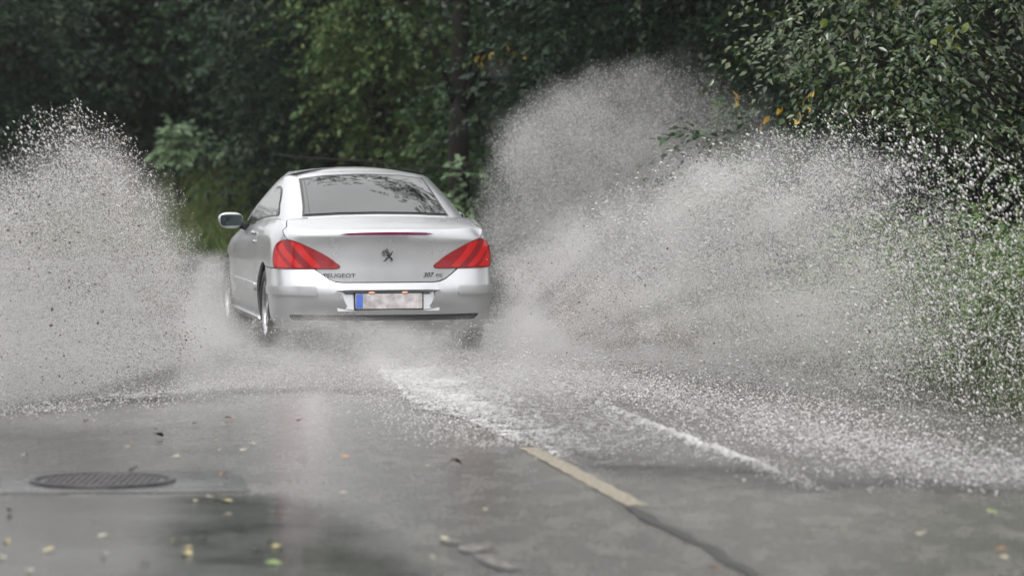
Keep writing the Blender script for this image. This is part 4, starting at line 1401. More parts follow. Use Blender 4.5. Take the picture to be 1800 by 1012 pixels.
# --- wheels
def wheel_meshes():
    def lathe(prof, n=40):
        V, F = [], []
        for x, r in prof:
            for k in range(n):
                t = 2 * PI * k / n
                V.append((x, r * math.cos(t), r * math.sin(t)))
        for i in range(len(prof) - 1):
            for k in range(n):
                F.append((i * n + k, i * n + (k + 1) % n, (i + 1) * n + (k + 1) % n, (i + 1) * n + k))
        return V, F
    tyre = lathe([(.085, .215), (.10, .225), (.105, .26), (.095, .30), (.075, .315), (-.075, .315), (-.095, .30), (-.105, .26), (-.10, .225), (-.085, .215)])
    rim = lathe([(.07, .225), (.092, .222), (.095, .205), (.075, .195), (.03, .19), (-.08, .19), (-.085, .22)])
    spokes = []
    for k in range(5):
        t = 2 * PI * k / 5
        d = Vector((0, math.cos(t), math.sin(t)))
        s_ = Vector((0, -math.sin(t), math.cos(t)))
        V, F = [], []
        for rr, hw, x in ((.03, .035, .06), (.10, .026, .068), (.205, .03, .075)):
            for e in (-1, 1):
                V.append(d * rr + s_ * hw * e + Vector((x, 0, 0)))
            for e in (1, -1):
                V.append(d * rr + s_ * hw * e + Vector((x - .03, 0, 0)))
        for i in range(2):
            for j in range(4):
                F.append((i * 4 + j, i * 4 + (j + 1) % 4, (i + 1) * 4 + (j + 1) % 4, (i + 1) * 4 + j))
        spokes.append((V, F))
    hub = lathe([(.085, .001), (.085, .035), (.075, .06), (.02, .065)], 20)
    return tyre, rim, spokes, hub
tyre, rim, spokes, hub = wheel_meshes()
first = None
for (x, y) in ((-.765, RW), (.765, RW), (-.765, FW), (.765, FW)):
    we = empty('wheel', (x, y, .315), 0 if x > 0 else PI); we.parent = car
    if first is None:
        t_ = mesh_py('tyre', *tyre, M_TYRE, we, True)
        r_ = mesh_py('rim', *rim, M_RIM, we, True)
        V, F = list(hub[0]), list(hub[1])
        for sv, sf in spokes:
            b = len(V); V += sv; F += [tuple(i + b for i in f) for f in sf]
        s_ = mesh_py('spokes', V, F, M_RIM, we)
        first = (t_, r_, s_)
    else:
        for o in first:
            c = o.copy(); COL.objects.link(c); c.parent = we
# ------------------------------------------------------------------ the spray thrown up by the car
rs = np.random.default_rng(11)
def poly_field(poly, n, rg):
    """n random pixel points inside a polygon of photo pixels"""
    P_ = np.array(poly, float)
    lo, hi = P_.min(0), P_.max(0)
    out_ = []
    got = 0
    while got < n:
        q = rg.uniform(lo, hi, (n * 2, 2))
        c = np.zeros(len(q), bool)
        j = len(P_) - 1
        for i in range(len(P_)):
            xi, yi = P_[i]; xj, yj = P_[j]
            t = ((yi > q[:, 1]) != (yj > q[:, 1])) & (q[:, 0] < (xj - xi) * (q[:, 1] - yi) / (yj - yi + 1e-12) + xi)
            c ^= t; j = i
        q = q[c]; out_.append(q); got += len(q)
    return np.concatenate(out_)[:n]

def to_world(q, Y):
    return np.stack([(q[:, 0] - 900) / FOC * Y, Y, CAM_H - (q[:, 1] - 197) / FOC * Y], 1)

def edge_dist(q, poly):
    P_ = np.array(poly, float)
    best = np.full(len(q), 1e9)
    for i in range(len(P_)):
        a, b = P_[i], P_[(i + 1) % len(P_)]
        e = b - a
        t = np.clip(((q - a) @ e) / (e @ e), 0, 1)
        best = np.minimum(best, np.hypot(*(q - a - t[:, None] * e).T))
    return best

def water_material(name, col, rough, alpha=1.0):
    m = mat(name, col, rough, 0, 0, .5)
    g = N(m, 'ShaderNodeNewGeometry')
    return m
M_MIST = mat('fine_spray', (.62, .605, .595), .45)
M_DROP = mat('water_drops', (.56, .545, .535), .15, 0, 0, 1.0)
M_MUD = mat('mud_specks', (.13, .09, .07), .5)

def point_cloud(name, pts, rad, m, label):
    """hundreds of thousands of droplets as one object of points"""
    me = bpy.data.meshes.new(name)
    me.vertices.add(len(pts))
    me.vertices.foreach_set('co', np.asarray(pts, np.float32).ravel())
    a = me.attributes.new('rad', 'FLOAT', 'POINT')
    a.data.foreach_set('value', np.asarray(rad, np.float32))
    me.update()
    o = link(name, me, m)
    ng = bpy.data.node_groups.new(name, 'GeometryNodeTree')
    ng.interface.new_socket('Geometry', in_out='INPUT', socket_type='NodeSocketGeometry')
    ng.interface.new_socket('Geometry', in_out='OUTPUT', socket_type='NodeSocketGeometry')
    gi = ng.nodes.new('NodeGroupInput'); go = ng.nodes.new('NodeGroupOutput')
    mp = ng.nodes.new('GeometryNodeMeshToPoints')
    na = ng.nodes.new('GeometryNodeInputNamedAttribute'); na.data_type = 'FLOAT'; na.inputs['Name'].default_value = 'rad'
    sm = ng.nodes.new('GeometryNodeSetMaterial'); sm.inputs['Material'].default_value = m
    ng.links.new(gi.outputs[0], mp.inputs['Mesh'])
    ng.links.new(na.outputs['Attribute'], mp.inputs['Radius'])
    ng.links.new(mp.outputs[0], sm.inputs['Geometry'])
    ng.links.new(sm.outputs[0], go.inputs[0])
    md = o.modifiers.new('points', 'NODES'); md.node_group = ng
    tag(o, label, kind='stuff')
    return o

OCT_V = np.array([(1, 0, 0), (-1, 0, 0), (0, 1, 0), (0, -1, 0), (0, 0, 1), (0, 0, -1)], float)
OCT_F = np.array([(0, 2, 4), (2, 1, 4), (1, 3, 4), (3, 0, 4), (2, 0, 5), (1, 2, 5), (3, 1, 5), (0, 3, 5)])
def drops(name, pts, rad, m, label, stretch=.7, smooth=True, flow=None, longer=1.6):
    n = len(pts)
    A = rs.normal(size=(n, 3)); A /= np.linalg.norm(A, axis=1)[:, None]
    B = np.cross(A, rs.normal(size=(n, 3))); B /= np.linalg.norm(B, axis=1)[:, None]
    C = np.cross(A, B)
    sc = 1 + stretch * rs.uniform(0, 1, (n, 3)) ** 2
    if flow is not None:
        A = flow(pts) + .35 * A; A /= np.linalg.norm(A, axis=1)[:, None]
        B = np.cross(A, rs.normal(size=(n, 3))); B /= np.linalg.norm(B, axis=1)[:, None]; C = np.cross(A, B)
        sc = 1 + .25 * rs.uniform(0, 1, (n, 3)); sc[:, 0] += longer * rs.uniform(0, 1, n)
    M_ = np.stack([A * sc[:, :1], B * sc[:, 1:2], C * sc[:, 2:]], 1) * np.asarray(rad)[:, None, None]
    V = pts[:, None, :] + np.einsum('vk,nkd->nvd', OCT_V, M_)
    F = (np.arange(n) * 6)[:, None, None] + OCT_F[None]
    o = mesh_np(name, V.reshape(-1, 3), F.reshape(-1, 3), m, None, smooth)
    tag(o, label, kind='stuff')
    return o

def edge_dist2(q, poly):
    P_ = np.array(poly, float); c = np.zeros(len(q), bool); j = len(P_) - 1
    for i in range(len(P_)):
        xi, yi = P_[i]; xj, yj = P_[j]
        t = ((yi > q[:, 1]) != (yj > q[:, 1])) & (q[:, 0] < (xj - xi) * (q[:, 1] - yi) / (yj - yi + 1e-12) + xi)
        c ^= t; j = i
    return np.where(c, edge_dist(q, poly), 0)

def thin(q, keep, rg):
    return q[rg.uniform(0, 1, len(q)) < keep]

def mist_material(name, dens, col):
    m = bpy.data.materials.new(name); m.use_nodes = True
    nt_ = m.node_tree
    for n in list(nt_.nodes): nt_.nodes.remove(n)
    o = nt_.nodes.new('ShaderNodeOutputMaterial'); v = nt_.nodes.new('ShaderNodeVolumePrincipled')
    v.inputs['Color'].default_value = (*col, 1)
    v.inputs['Density'].default_value = dens
    v.inputs['Density Attribute'].default_value = 'density'
    v.inputs['Anisotropy'].default_value = .15
    nt_.links.new(v.outputs[0], o.inputs['Volume'])
    return m
M_HAZE = mist_material('airborne_mist', 1.0, (.80, .79, .78))

def mist_volume(name, box, res, dens_fn, m, label):
    """a cloud of mist: dens_fn gives the density (per metre) at points (n,3)"""
    lo = np.array(box[0], float); hi = np.array(box[1], float)
    n3 = np.maximum(4, np.round((hi - lo) / res).astype(int))
    ax = [np.linspace(lo[i], hi[i], n3[i]) for i in range(3)]
    G = np.stack(np.meshgrid(*ax, indexing='ij'), -1).reshape(-1, 3)
    D = np.clip(dens_fn(G), 0, None)
    D[D < .01] = 0
    me = bpy.data.meshes.new(name)
    me.vertices.add(len(G)); me.vertices.foreach_set('co', G.astype(np.float32).ravel())
    a = me.attributes.new('dens', 'FLOAT', 'POINT'); a.data.foreach_set('value', D.astype(np.float32))
    me.update()
    o = link(name, me, m)
    ng = bpy.data.node_groups.new(name, 'GeometryNodeTree')
    ng.interface.new_socket('Geometry', in_out='INPUT', socket_type='NodeSocketGeometry')
    ng.interface.new_socket('Geometry', in_out='OUTPUT', socket_type='NodeSocketGeometry')
    nn = ng.nodes.new
    gi, go = nn('NodeGroupInput'), nn('NodeGroupOutput')
    # index of the lattice point under the sample position
    pos = nn('GeometryNodeInputPosition'); sp = nn('ShaderNodeSeparateXYZ'); ng.links.new(pos.outputs[0], sp.inputs[0])
    ids = []
    for i in range(3):
        mr = nn('ShaderNodeMapRange'); mr.inputs['From Min'].default_value = lo[i]; mr.inputs['From Max'].default_value = hi[i]
        mr.inputs['To Min'].default_value = 0; mr.inputs['To Max'].default_value = float(n3[i] - 1)
        ng.links.new(sp.outputs[i], mr.inputs['Value'])
        rd = nn('ShaderNodeMath'); rd.operation = 'ROUND'; ng.links.new(mr.outputs[0], rd.inputs[0]); ids.append(rd)
    a1 = nn('ShaderNodeMath'); a1.operation = 'MULTIPLY_ADD'; ng.links.new(ids[0].outputs[0], a1.inputs[0]); a1.inputs[1].default_value = float(n3[1]); ng.links.new(ids[1].outputs[0], a1.inputs[2])
    a2 = nn('ShaderNodeMath'); a2.operation = 'MULTIPLY_ADD'; ng.links.new(a1.outputs[0], a2.inputs[0]); a2.inputs[1].default_value = float(n3[2]); ng.links.new(ids[2].outputs[0], a2.inputs[2])
    na = nn('GeometryNodeInputNamedAttribute'); na.data_type = 'FLOAT'; na.inputs['Name'].default_value = 'dens'
    si = nn('GeometryNodeSampleIndex'); si.data_type = 'FLOAT'; si.domain = 'POINT'
    ng.links.new(gi.outputs[0], si.inputs['Geometry']); ng.links.new(na.outputs['Attribute'], si.inputs['Value'])
    ng.links.new(a2.outputs[0], si.inputs['Index'])
    vc = nn('GeometryNodeVolumeCube')
    ng.links.new(si.outputs[0], vc.inputs['Density'])
    vc.inputs['Min'].default_value = lo; vc.inputs['Max'].default_value = hi
    for i, k in enumerate('XYZ'): vc.inputs['Resolution ' + k].default_value = int(n3[i])
    sm = nn('GeometryNodeSetMaterial'); sm.inputs['Material'].default_value = m
    ng.links.new(vc.outputs[0], sm.inputs['Geometry']); ng.links.new(sm.outputs[0], go.inputs[0])
    md = o.modifiers.new('mist', 'NODES'); md.node_group = ng
    tag(o, label, kind='stuff')
    return o
def to_px(G):
    Y = np.maximum(G[:, 1], 1)
    return np.stack([900 + G[:, 0] / Y * FOC, 197 + (CAM_H - G[:, 2]) / Y * FOC], 1)
class Still:
    """stands in for the random generator: depth without scatter"""
    def normal(self, size): return np.zeros(size)
STILL = Still()
def plume_density(dens, depth, sig, k, seed):
    def f(G):
        q = to_px(G)
        d = np.zeros(len(G))
        near = np.abs(G[:, 1] - depth(q, STILL)) < 3 * sig
        qq, gg = q[near], G[near]
        v = dens(qq) * np.exp(-.5 * ((gg[:, 1] - depth(qq, STILL)) / sig) ** 2)
        n = fbm(gg[:, 0] * 2.6 + gg[:, 2] * .9, gg[:, 1] * 1.1 + gg[:, 2] * 2.4, seed, 4)
        d[near] = k * v * np.clip(.95 + .75 * n, .15, 2) / (2.5 * sig)
        return d
    return f

# ---- right plume, near: heavy water arching out of the right wheels
R1 = [(850, 455), (900, 415), (950, 380), (1050, 312), (1150, 268), (1250, 236), (1350, 224), (1450, 204), (1540, 208), (1620, 250), (1700, 300), (1800, 330), (1950, 370), (1950, 900), (1800, 860), (1600, 810), (1400, 780), (1200, 760), (1000, 745), (860, 720), (800, 600), (835, 500)]
def depth_r1(q, rg):
    return np.interp(q[:, 0], [850, 1000, 1200, 1400, 1600, 1800, 1950], [31.4, 29.4, 27.4, 26.0, 24.8, 23.4, 22.6]) + rg.normal(size=len(q)) * .38
def dens_r1(q):
    x, y = q[:, 0], q[:, 1]
    e = nstep(0, 115, edge_dist2(q, R1) + 30 * fbm(q[:, 0] / 42, q[:, 1] / 42, 53, 3))
    d = np.interp(x, [850, 950, 1150, 1350, 1500, 1620, 1720, 1950], [.75, 1, 1, .88, .62, .24, .10, .06])
    # streaks that follow the arcs of the throw
    ang = np.arctan2(640 - y, x - 830); rr = np.hypot(x - 830, 640 - y)
    st = .80 + .55 * fbm(ang * 11, rr / 300, 51, 4) + .22 * fbm(x / 60, y / 60, 52, 3)
    low = (1 + .25 * nstep(420, 600, y)) * nstep(735, 655, y - .11 * (x - 1000))
    return np.clip(e * d * st * low, 0, 1.2)
q = poly_field(R1, 520000, rs); q = thin(q, dens_r1(q) / 1.2, rs)
pr1 = to_world(q, depth_r1(q, rs)); rr1 = rs.uniform(.0013, .0033, len(q))
# ---- right plume, far: tall soft mist from the front wheel
R2 = [(805, 430), (818, 360), (835, 300), (850, 235), (880, 185), (915, 150), (960, 120), (1020, 100), (1080, 84), (1150, 78), (1230, 92), (1300, 130), (1350, 170), (1400, 230), (1400, 330), (1250, 460), (1000, 520), (840, 520)]
def dens_r2(q):
    x, y = q[:, 0], q[:, 1]
    e = nstep(0, 85, edge_dist2(q, R2) + 20 * fbm(q[:, 0] / 45, q[:, 1] / 45, 63, 3))
    d = np.interp(x, [800, 850, 950, 1100, 1200, 1300, 1400], [.7, .95, .9, .72, .50, .30, .2]) * np.interp(y, [80, 160, 260, 420], [.45, .75, 1, 1])
    st = .82 + .4 * fbm(x / 110, y / 90, 61, 4) + .12 * fbm(x / 25, y / 25, 62, 2)
    return np.clip(e * d * st, 0, 1.2)
q = poly_field(R2, 170000, rs); q = thin(q, dens_r2(q) / 1.2, rs)
pr2 = to_world(q, 35.2 + rs.normal(size=len(q)) * .45); rr2 = rs.uniform(.0013, .0032, len(q))
# ---- left plume
L1 = [(450, 640), (425, 560), (400, 480), (370, 415), (335, 350), (300, 285), (255, 225), (215, 190), (160, 176), (100, 180), (40, 215), (-20, 260), (-250, 300), (-250, 830), (0, 820), (120, 810), (300, 770), (470, 735)]
def depth_l1(q, rg):
    return np.interp(q[:, 0], [-150, 0, 120, 200, 340, 430], [24.0, 24.4, 25.4, 26.6, 28.8, 30.4]) + rg.normal(size=len(q)) * .35
def dens_l1(q):
    x, y = q[:, 0], q[:, 1]
    e = nstep(0, 115, edge_dist2(q, L1) + 26 * fbm(q[:, 0] / 38, q[:, 1] / 38, 73, 3))
    # thinner towards the top left, where drops stand apart
    up_ = np.interp(y, [170, 230, 290, 350, 420], [.22, .42, .72, .9, 1])
    tl = 1 - .45 * nstep(340, 180, y) * nstep(190, 20, x)
    xr = np.interp(y, [195, 225, 290, 380, 450, 540, 600, 660], [95, 150, 200, 240, 265, 300, 330, 355])
    rt = 1 - .5 * nstep(-15, 95, x - xr)
    ang = np.arctan2(680 - y, 400 - x)
    st = .84 + .22 * fbm(ang * 8, np.hypot(x - 400, y - 680) / 260, 71, 4) + .18 * fbm(x / 60, y / 60, 72, 3)
    return np.clip(e * up_ * tl * rt * st * nstep(775, 705, y + .12 * (x - 0)), 0, 1.2)
q = poly_field(L1, 280000, rs); q = thin(q, dens_l1(q) / 1.2, rs)
pl1 = to_world(q, depth_l1(q, rs)); rl1 = rs.uniform(.0013, .0033, len(q))
# ---- low mist rolling behind the car
W1 = [(395, 500), (430, 540), (480, 545), (560, 535), (640, 550), (760, 560), (860, 540), (930, 520), (1060, 600), (1150, 680), (1000, 735), (800, 745), (620, 752), (420, 752), (260, 745), (330, 560)]
def depth_w1(q, rg): return np.interp(q[:, 1], [590, 640, 680, 750], [28.9, 28.0, 26.0, 23.7])
def dens_w1(q):
    x, y = q[:, 0], q[:, 1]
    e = nstep(0, 34, edge_dist2(q, W1))
    d = np.interp(y, [500, 545, 575, 600, 640, 690, 750], [.3, .55, .95, 1.1, 1, .6, .3]) * np.interp(x, [350, 440, 500, 700, 820, 900, 1100], [.9, .62, .8, .9, .62, 1, .8])
    d = d * (1 - .75 * np.exp(-((x - 468) / 26) ** 2) * nstep(625, 590, y)) * (1 - .6 * np.exp(-((x - 832) / 24) ** 2) * nstep(640, 600, y))
    st = .8 + .5 * fbm(x / 55, y / 40, 81, 4)
    return np.clip(e * d * st, 0, 1.2)
q = poly_field(W1, 90000, rs); q = thin(q, dens_w1(q) / 1.2, rs)
pw1 = to_world(q, depth_w1(q, rs) + .5 * rs.uniform(-1, 1, len(q)) ** 3 - .1)
pw1 = pw1[pw1[:, 2] > .01]; rw1 = rs.uniform(.0011, .0022, len(pw1))
# mist beside the car, hiding its flank and wheels
W2 = [(300, 690), (300, 560), (340, 440), (392, 430), (420, 470), (430, 540), (436, 620), (440, 690)]
q = poly_field(W2, 30000, rs); q = thin(q, .85 * nstep(0, 40, edge_dist(q, W2)), rs)
pw2 = to_world(q, 30.9 + .3 * rs.normal(size=len(q))); pw2 = pw2[pw2[:, 2] > .01]
W3 = [(860, 440), (900, 430), (960, 480), (980, 640), (860, 650), (800, 640), (800, 600), (866, 560)]
q = poly_field(W3, 26000, rs); q = thin(q, .8 * nstep(0, 30, edge_dist(q, W3)), rs)
pw3 = to_world(q, 30.6 + .3 * rs.normal(size=len(q))); pw3 = pw3[pw3[:, 2] > .01]

def depth_r2(q, rg): return 35.2 + rg.normal(size=len(q)) * .45
mist_volume('mist_cloud', ((-.9, 21.2, .02), (4.4, 33.0, 2.3)), .055, plume_density(lambda q: dens_r1(q) * np.interp(q[:, 0], [850, 1000, 1400, 1600, 1800], [1, 1, .9, .5, .2]), depth_r1, .42, .92, 151), M_HAZE, 'grey mist inside the right spray')
mist_volume('mist_cloud', ((-.8, 33.7, .02), (2.9, 36.8, 2.6)), .06, plume_density(dens_r2, depth_r2, .45, .78, 152), M_HAZE, 'tall soft mist plume beyond the right side of the car')
mist_volume('mist_cloud', ((-4.4, 22.6, .02), (-1.6, 32.0, 2.2)), .055, plume_density(lambda q: dens_l1(q) * np.interp(q[:, 1], [170, 260, 350], [.5, .8, 1]), depth_l1, .40, .66, 153), M_HAZE, 'grey mist inside the left spray')
mist_volume('mist_cloud', ((-3.0, 22.6, .02), (1.3, 30.0, .72)), .045, plume_density(dens_w1, depth_w1, .42, 1.05, 154), M_HAZE, 'low mist behind and below the rear bumper')
def dens_w2(q): return .6 * nstep(0, 40, edge_dist2(q, W2))
def dens_w3(q): return .8 * nstep(0, 30, edge_dist2(q, W3))
mist_volume('mist_cloud', ((-3.0, 29.6, .02), (-1.8, 32.4, 1.1)), .05, plume_density(dens_w2, lambda q, r: 30.9 + 0 * q[:, 0], .35, 1.1, 155), M_HAZE, 'mist hanging along the left flank of the car')

def above(p, r):
    k = p[:, 2] > .012
    return p[k], r[k]
for nm, p_, r_, lb in (('spray_mist', pr1, rr1, 'dense grey spray arching out to the right of the car'),
                       ('spray_mist', pr2, rr2, 'tall soft plume of mist rising beyond the right side of the car'),
                       ('spray_mist', pl1, rl1, 'dense grey spray thrown out to the left of the car')):
    p_, r_ = above(p_, r_)
    point_cloud(nm, p_, r_, M_MIST, lb)
pw = np.concatenate([pw1, pw2, pw3])
point_cloud('spray_mist', pw, rs.uniform(.0011, .0022, len(pw)), M_MIST, 'low mist rolling along the water behind the rear bumper')

# ---- heavier drops one can see singly
def drop_set(poly, n, keep, depth, r0, r1):
    q = poly_field(poly, n, rs); q = thin(q, np.clip(keep(q), 0, 1), rs)
    p = to_world(q, depth(q)); k = p[:, 2] > .015
    p = p[k]
    return p, r0 + (r1 - r0) * rs.uniform(0, 1, len(p)) ** 3.2
LX = [(445, 650), (400, 590), (360, 520), (330, 430), (300, 340), (265, 260), (215, 205), (130, 165), (60, 180), (-20, 230), (-150, 260), (-150, 735), (0, 735), (120, 728), (300, 692)]
RIDGE = np.array([(95, 195), (150, 225), (200, 290), (240, 380), (265, 450), (300, 540), (330, 600), (355, 660)], float)
def ridge(q):
    xr = np.interp(q[:, 1], RIDGE[:, 1], RIDGE[:, 0])
    return np.exp(-((q[:, 0] - xr) / np.interp(q[:, 1], [190, 300, 650], [75, 60, 38])) ** 2)
EX = [(850, 455), (950, 372), (1050, 300), (1150, 255), (1250, 222), (1350, 205), (1450, 180), (1550, 180), (1640, 215), (1720, 240), (1850, 250), (1950, 260), (1950, 790), (1800, 775), (1600, 715), (1400, 690), (1200, 668), (1000, 655), (870, 625)]
def keep_r(q):
    x, y = q[:, 0], q[:, 1]
    e = nstep(0, 40, edge_dist(q, EX))
    d = np.interp(x, [850, 1000, 1200, 1400, 1600, 1800, 1950], [.15, .45, .5, .58, .58, .46, .4])
    d = d * (1 - .85 * nstep(1620, 1800, x) * nstep(330, 210, y))
    return e * d * (.8 + .6 * fbm(x / 45, y / 45, 91, 3))
p1, r1_ = drop_set(EX, 26000, keep_r, lambda q: depth_r1(q, rs), .0020, .0082)
p1b, r1b = drop_set([(1560, 230), (1700, 270), (1950, 280), (1950, 790), (1800, 770), (1620, 715), (1500, 690), (1480, 480)], 2600, lambda q: .75 + .5 * fbm(q[:, 0] / 40, q[:, 1] / 40, 92, 3), lambda q: depth_r1(q, rs) - .3, .0030, .0105)
# muddy clots low in the right plume
CL = [(930, 520), (1000, 470), (1120, 470), (1230, 540), (1250, 640), (1120, 655), (1000, 630)]
p1c, r1c = drop_set(CL, 9000, lambda q: nstep(0, 45, edge_dist(q, CL)) * (.35 + 1.2 * fbm(q[:, 0] / 30, q[:, 1] / 26, 93, 3)), lambda q: depth_r1(q, rs) - .45, .0022, .0062)
p1 = np.concatenate([p1, p1b, p1c]); r1_ = np.concatenate([r1_, r1b, r1c])
# torn threads and clots of water in both sprays
p1d, r1d = drop_set(CL, 500, lambda q: .3 + .9 * fbm(q[:, 0] / 30, q[:, 1] / 26, 94, 3), lambda q: depth_r1(q, rs) - .5, .003, .008)
p1e, r1e = drop_set([(900, 480), (1300, 240), (1600, 230), (1800, 420), (1800, 720), (1300, 660), (950, 620)], 900, lambda q: .7 + 0 * q[:, 0], lambda q: depth_r1(q, rs) - .4, .0025, .006)
drops('water_threads', np.concatenate([p1d, p1e]), np.concatenate([r1d, r1e]), M_DROP, 'torn threads of water in the right spray', flow=lambda p: np.stack([.75 + 0 * p[:, 0], -.2 + 0 * p[:, 0], 1.0 - .75 * (p[:, 0] + .5)], 1), longer=3.5)
# splashes round the rear wheels and under the bumper
UW = [(410, 560), (470, 545), (560, 560), (700, 565), (860, 545), (930, 560), (1000, 650), (880, 690), (600, 690), (380, 690)]
p5, r5 = drop_set(UW, 9000, lambda q: nstep(0, 40, edge_dist(q, UW)) * (.55 + 1.1 * fbm(q[:, 0] / 40, q[:, 1] / 26, 99, 3)), lambda q: depth_w1(q, rs) + .12 * rs.normal(size=len(q)) - .3, .0018, .0055)
drops('splash_drops', p5, r5, M_DROP, 'splashing drops round the rear wheels and under the bumper')
M_CLOT = mat('muddy_drops', (.34, .285, .245), .25, 0, 0, .8)
p6, r6 = drop_set(LX, 26000, lambda q: ridge(q) * nstep(0, 30, edge_dist(q, LX)) * (.45 + 1.3 * fbm(q[:, 0] / 26, q[:, 1] / 26, 96, 3)), lambda q: depth_l1(q, rs) - .55, .0020, .0062)
p7, r7 = drop_set(CL, 9000, lambda q: nstep(0, 60, edge_dist(q, CL)) * (.3 + 1.5 * fbm(q[:, 0] / 24, q[:, 1] / 22, 88, 3)), lambda q: depth_r1(q, rs) - .55, .0020, .0060)
drops('muddy_drops', np.concatenate([p6, p7]), np.concatenate([r6, r7]), M_CLOT, 'brownish muddy drops along the inner crest of both sprays', flow=lambda p: np.stack([np.sign(p[:, 0] + 1) * .6, -.2 + 0 * p[:, 0], .9 + 0 * p[:, 0]], 1))
drops('water_drops', p1, r1_, M_DROP, 'heavy glinting drops flying out of the right spray', flow=lambda p: np.stack([.75 + 0 * p[:, 0], -.2 + 0 * p[:, 0], 1.0 - .75 * (p[:, 0] + .5)], 1))
def keep_l(q):
    x, y = q[:, 0], q[:, 1]
    e = nstep(0, 35, edge_dist(q, LX))
    top = nstep(330, 230, y) * nstep(260, 150, x)
    return e * (.16 + .75 * ridge(q) + .45 * top) * (.8 + .7 * fbm(x / 35, y / 35, 95, 3))
p2, r2_ = drop_set(LX, 15000, keep_l, lambda q: depth_l1(q, rs) - .45, .0025, .0075)
drops('water_drops', p2, r2_, M_DROP, 'bright coarse drops along the crest of the left spray', flow=lambda p: np.stack([-.6 + 0 * p[:, 0], -.2 + 0 * p[:, 0], .9 + 0 * p[:, 0]], 1))
# specks of mud and leaf in the left spray
p3, r3_ = drop_set([(-100, 330), (180, 310), (250, 400), (330, 560), (360, 650), (250, 690), (-100, 715)], 520, lambda q: .55 + .45 * ridge(q), lambda q: depth_l1(q, rs) - .9, .0035, .0085)
drops('mud_specks', p3, r3_, M_MUD, 'brown specks of mud and leaf carried in the left spray', 1.3)
p4, r4_ = drop_set(EX, 700, lambda q: .5 + .5 * nstep(1300, 950, q[:, 0]), lambda q: depth_r1(q, rs) - .7, .003, .007)
drops('mud_specks', p4, r4_, M_MUD, 'brown specks of mud carried in the right spray', 1.2)

# ---- drops bouncing off the water along the broad band at the right and the wakes
def bounce(line, n, width, h, r0, r1, t0=0.0, t1=1.0, back=1.0):
    l = np.array(line); t = rs.uniform(t0, t1, n) * (len(l) - 1)
    i = np.minimum(t.astype(int), len(l) - 2); f = (t - i)[:, None]
    c = l[i] * (1 - f) + l[i + 1] * f
    e = l[i + 1] - l[i]; e /= np.linalg.norm(e, axis=1)[:, None]
    nrm = np.stack([-e[:, 1], e[:, 0]], 1)
    o = rs.normal(size=n) * width
    p = c + nrm * o[:, None]
    z = .012 + h * rs.uniform(0, 1, n) ** 2.4
    k = fbm(p[:, 0] * 3.2, p[:, 1] * 2.2, 97, 3) > rs.uniform(-.75, .45, n)
    return np.concatenate([p, z[:, None]], 1)[k], (r0 + (r1 - r0) * rs.uniform(0, 1, n) ** 3)[k]
sets = [bounce(BAND_C, 17000, .42, .13, .0022, .0085), bounce(BAND_C, 5000, .9, .22, .003, .006, 0, .8),
        bounce(FOAM_L, 5000, .22, .05, .003, .007, 0, .75), bounce(FOAM_R, 1500, .05, .04, .002, .005, .3, 1),
        bounce(EDGE_D, 3600, .30, .06, .003, .007)]
drops('splash_drops', np.concatenate([a for a, b in sets]), np.concatenate([b for a, b in sets]), M_DROP, 'drops bouncing off the flooded road and the wakes')
# soft low spray over the band at the right
SB_ = [(1050, 640), (1250, 650), (1450, 680), (1700, 715), (1950, 760), (1950, 850), (1800, 815), (1500, 760), (1250, 715)]
q = poly_field(SB_, 60000, rs); q = thin(q, .62 * nstep(0, 45, edge_dist(q, SB_)) * (.8 + .6 * fbm(q[:, 0] / 70, q[:, 1] / 30, 98, 3)), rs)
Ys = np.interp(q[:, 0], [1050, 1250, 1500, 1800, 1950], [27.5, 26, 24.2, 22.6, 22]) + rs.normal(size=len(q)) * .25
ps = to_world(q, Ys); ps = ps[ps[:, 2] > .012]
point_cloud('spray_mist', ps, rs.uniform(.0011, .0022, len(ps)), M_MIST, 'thin low spray drifting over the splash band on the right')

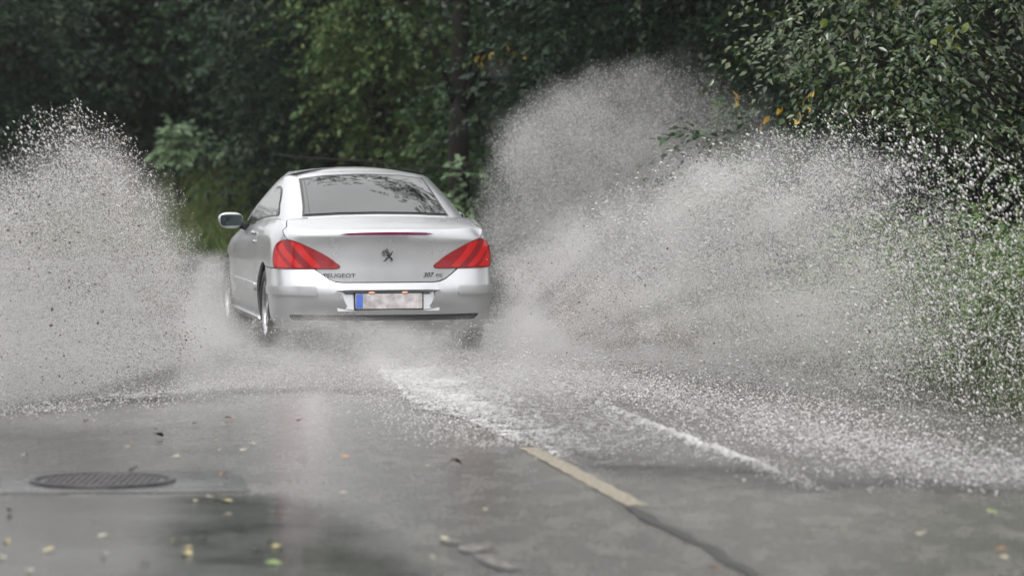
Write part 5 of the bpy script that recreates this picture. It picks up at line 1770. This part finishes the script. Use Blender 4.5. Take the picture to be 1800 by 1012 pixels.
# ------------------------------------------------------------------ fallen leaves on the wet road
LEAF_COL = {
    'dark brown': mat('dark_brown_leaf', (.045, .016, .014), .4),
    'yellow': mat('yellow_fallen_leaf', (.36, .30, .11), .4),
    'pale yellow': mat('pale_fallen_leaf', (.38, .34, .24), .4),
    'orange': mat('orange_fallen_leaf', (.36, .15, .05), .4),
    'green': mat('green_fallen_leaf', (.15, .22, .05), .4),
}
FALLEN = [  # px, py, colour, length m
    (148, 743, 'dark brown', .06), (285, 768, 'dark brown', .075), (263, 755, 'dark brown', .045), (243, 775, 'dark brown', .05), (305, 737, 'dark brown', .05),
    (522, 742, 'dark brown', .055), (350, 744, 'dark brown', .05), (223, 829, 'dark brown', .07), (309, 812, 'dark brown', .05), (534, 799, 'dark brown', .05),
    (785, 816, 'dark brown', .085), (687, 817, 'dark brown', .04), (12, 900, 'dark brown', .055), (135, 896, 'dark brown', .05), (355, 826, 'dark brown', .04), (155, 912, 'dark brown', .04), (187, 981, 'dark brown', .05), (296, 782, 'dark brown', .035), (408, 784, 'dark brown', .04), (660, 850, 'dark brown', .035),
    (393, 735, 'orange', .085), (606, 804, 'orange', .07), (400, 833, 'orange', .07), (1245, 737, 'orange', .06), (384, 775, 'orange', .04),
    (177, 772, 'pale yellow', .06), (36, 801, 'pale yellow', .07), (102, 813, 'pale yellow', .06), (215, 786, 'pale yellow', .05), (311, 803, 'pale yellow', .055), (388, 790, 'pale yellow', .05), (420, 792, 'pale yellow', .05), (450, 780, 'pale yellow', .05), (230, 818, 'pale yellow', .06), (340, 882, 'pale yellow', .06), (374, 874, 'pale yellow', .06), (390, 905, 'pale yellow', .055), (5, 982, 'pale yellow', .06), (185, 972, 'pale yellow', .06), (170, 944, 'pale yellow', .06), (262, 991, 'pale yellow', .06), (440, 970, 'pale yellow', .05), (50, 1006, 'pale yellow', .07), (425, 932, 'pale yellow', .05), (342, 947, 'pale yellow', .07),
    (408, 882, 'yellow', .085), (5, 950, 'yellow', .075), (76, 970, 'yellow', .085), (315, 951, 'yellow', .06), (319, 964, 'yellow', .055), (335, 976, 'yellow', .10), (476, 949, 'yellow', .07), (475, 963, 'yellow', .07), (495, 992, 'green', .075),
    (748, 980, 'pale yellow', .07), (780, 949, 'pale yellow', .06), (758, 819, 'pale yellow', .05), (594, 867, 'pale yellow', .055), (607, 907, 'pale yellow', .05), (742, 956, 'pale yellow', .05), (850, 897, 'pale yellow', .05), (1016, 997, 'yellow', .07), (1240, 1002, 'orange', .07),
    (1752, 903, 'green', .075), (1455, 908, 'yellow', .05), (1516, 911, 'yellow', .055), (1440, 932, 'pale yellow', .06), (1476, 932, 'yellow', .08), (1620, 941, 'pale yellow', .09), (1528, 953, 'orange', .05), (1750, 966, 'orange', .06), (1776, 982, 'pale yellow', .05), (1395, 818, 'yellow', .05), (930, 905, 'dark brown', .035), (1180, 955, 'dark brown', .04), (1330, 985, 'pale yellow', .05)]
def zone(px, py):
    if py > 868 and px < 505: return 'on the puddle before the manhole'
    if px < 500 and py > 826: return 'on dark repaired asphalt round the manhole'
    if px < 600 and py > 788: return 'on asphalt just beyond the manhole'
    if px < 600: return 'on asphalt near the left spray'
    if px < 1103 and py < 860: return 'on asphalt left of the middle dash'
    if px < 1103: return 'on near asphalt left of the tar joint'
    if py < 860: return 'on the churned water right of the wake'
    return 'on asphalt right of the tar joint'
zc = {}
for f in FALLEN: zc.setdefault((zone(f[0], f[1]), f[2]), []).append(f)
shapes = []
for i, (w_, c_) in enumerate([(.62, .12), (.80, .02), (.48, .22), (.7, -.1)]):
    shapes.append(leaf_mesh('fallen_leaf', 1.0, w_, c_))
ORD = ['first', 'second', 'third', 'fourth', 'fifth', 'sixth', 'seventh', 'eighth', 'ninth', 'tenth', 'eleventh', 'twelfth', 'thirteenth']
for k, (px, py, c, ln) in enumerate(FALLEN):
    z_ = zone(px, py)
    same = sorted(zc[(z_, c)])
    idx = same.index((px, py, c, ln))
    art = ('' if len(same) == 1 else 'leftmost ' if idx == 0 else 'rightmost ' if idx == len(same) - 1 else ORD[idx] + ' from left ')
    me = shapes[k % 4].copy(); me.materials.append(LEAF_COL[c])
    o = link('fallen_leaf', me, None)
    p = ground_at(px, py, .016)
    o.location = p
    up_ = c == 'dark brown' and ln > .05
    ln *= .85 if 'yellow' in c else 1
    o.scale = (ln, ln, ln * (2.2 if up_ else 1))
    o.rotation_euler = (R(22 if up_ else 6), R(10 * math.sin(k * 2.1)), k * 2.399)
    if px > 1150 and py < 860: o.location.z = .05
    tag(o, ('single ' if len(same) == 1 else '') + art + c + ' fallen leaf ' + z_, 'leaf', 'fallen leaves scattered on the wet road')
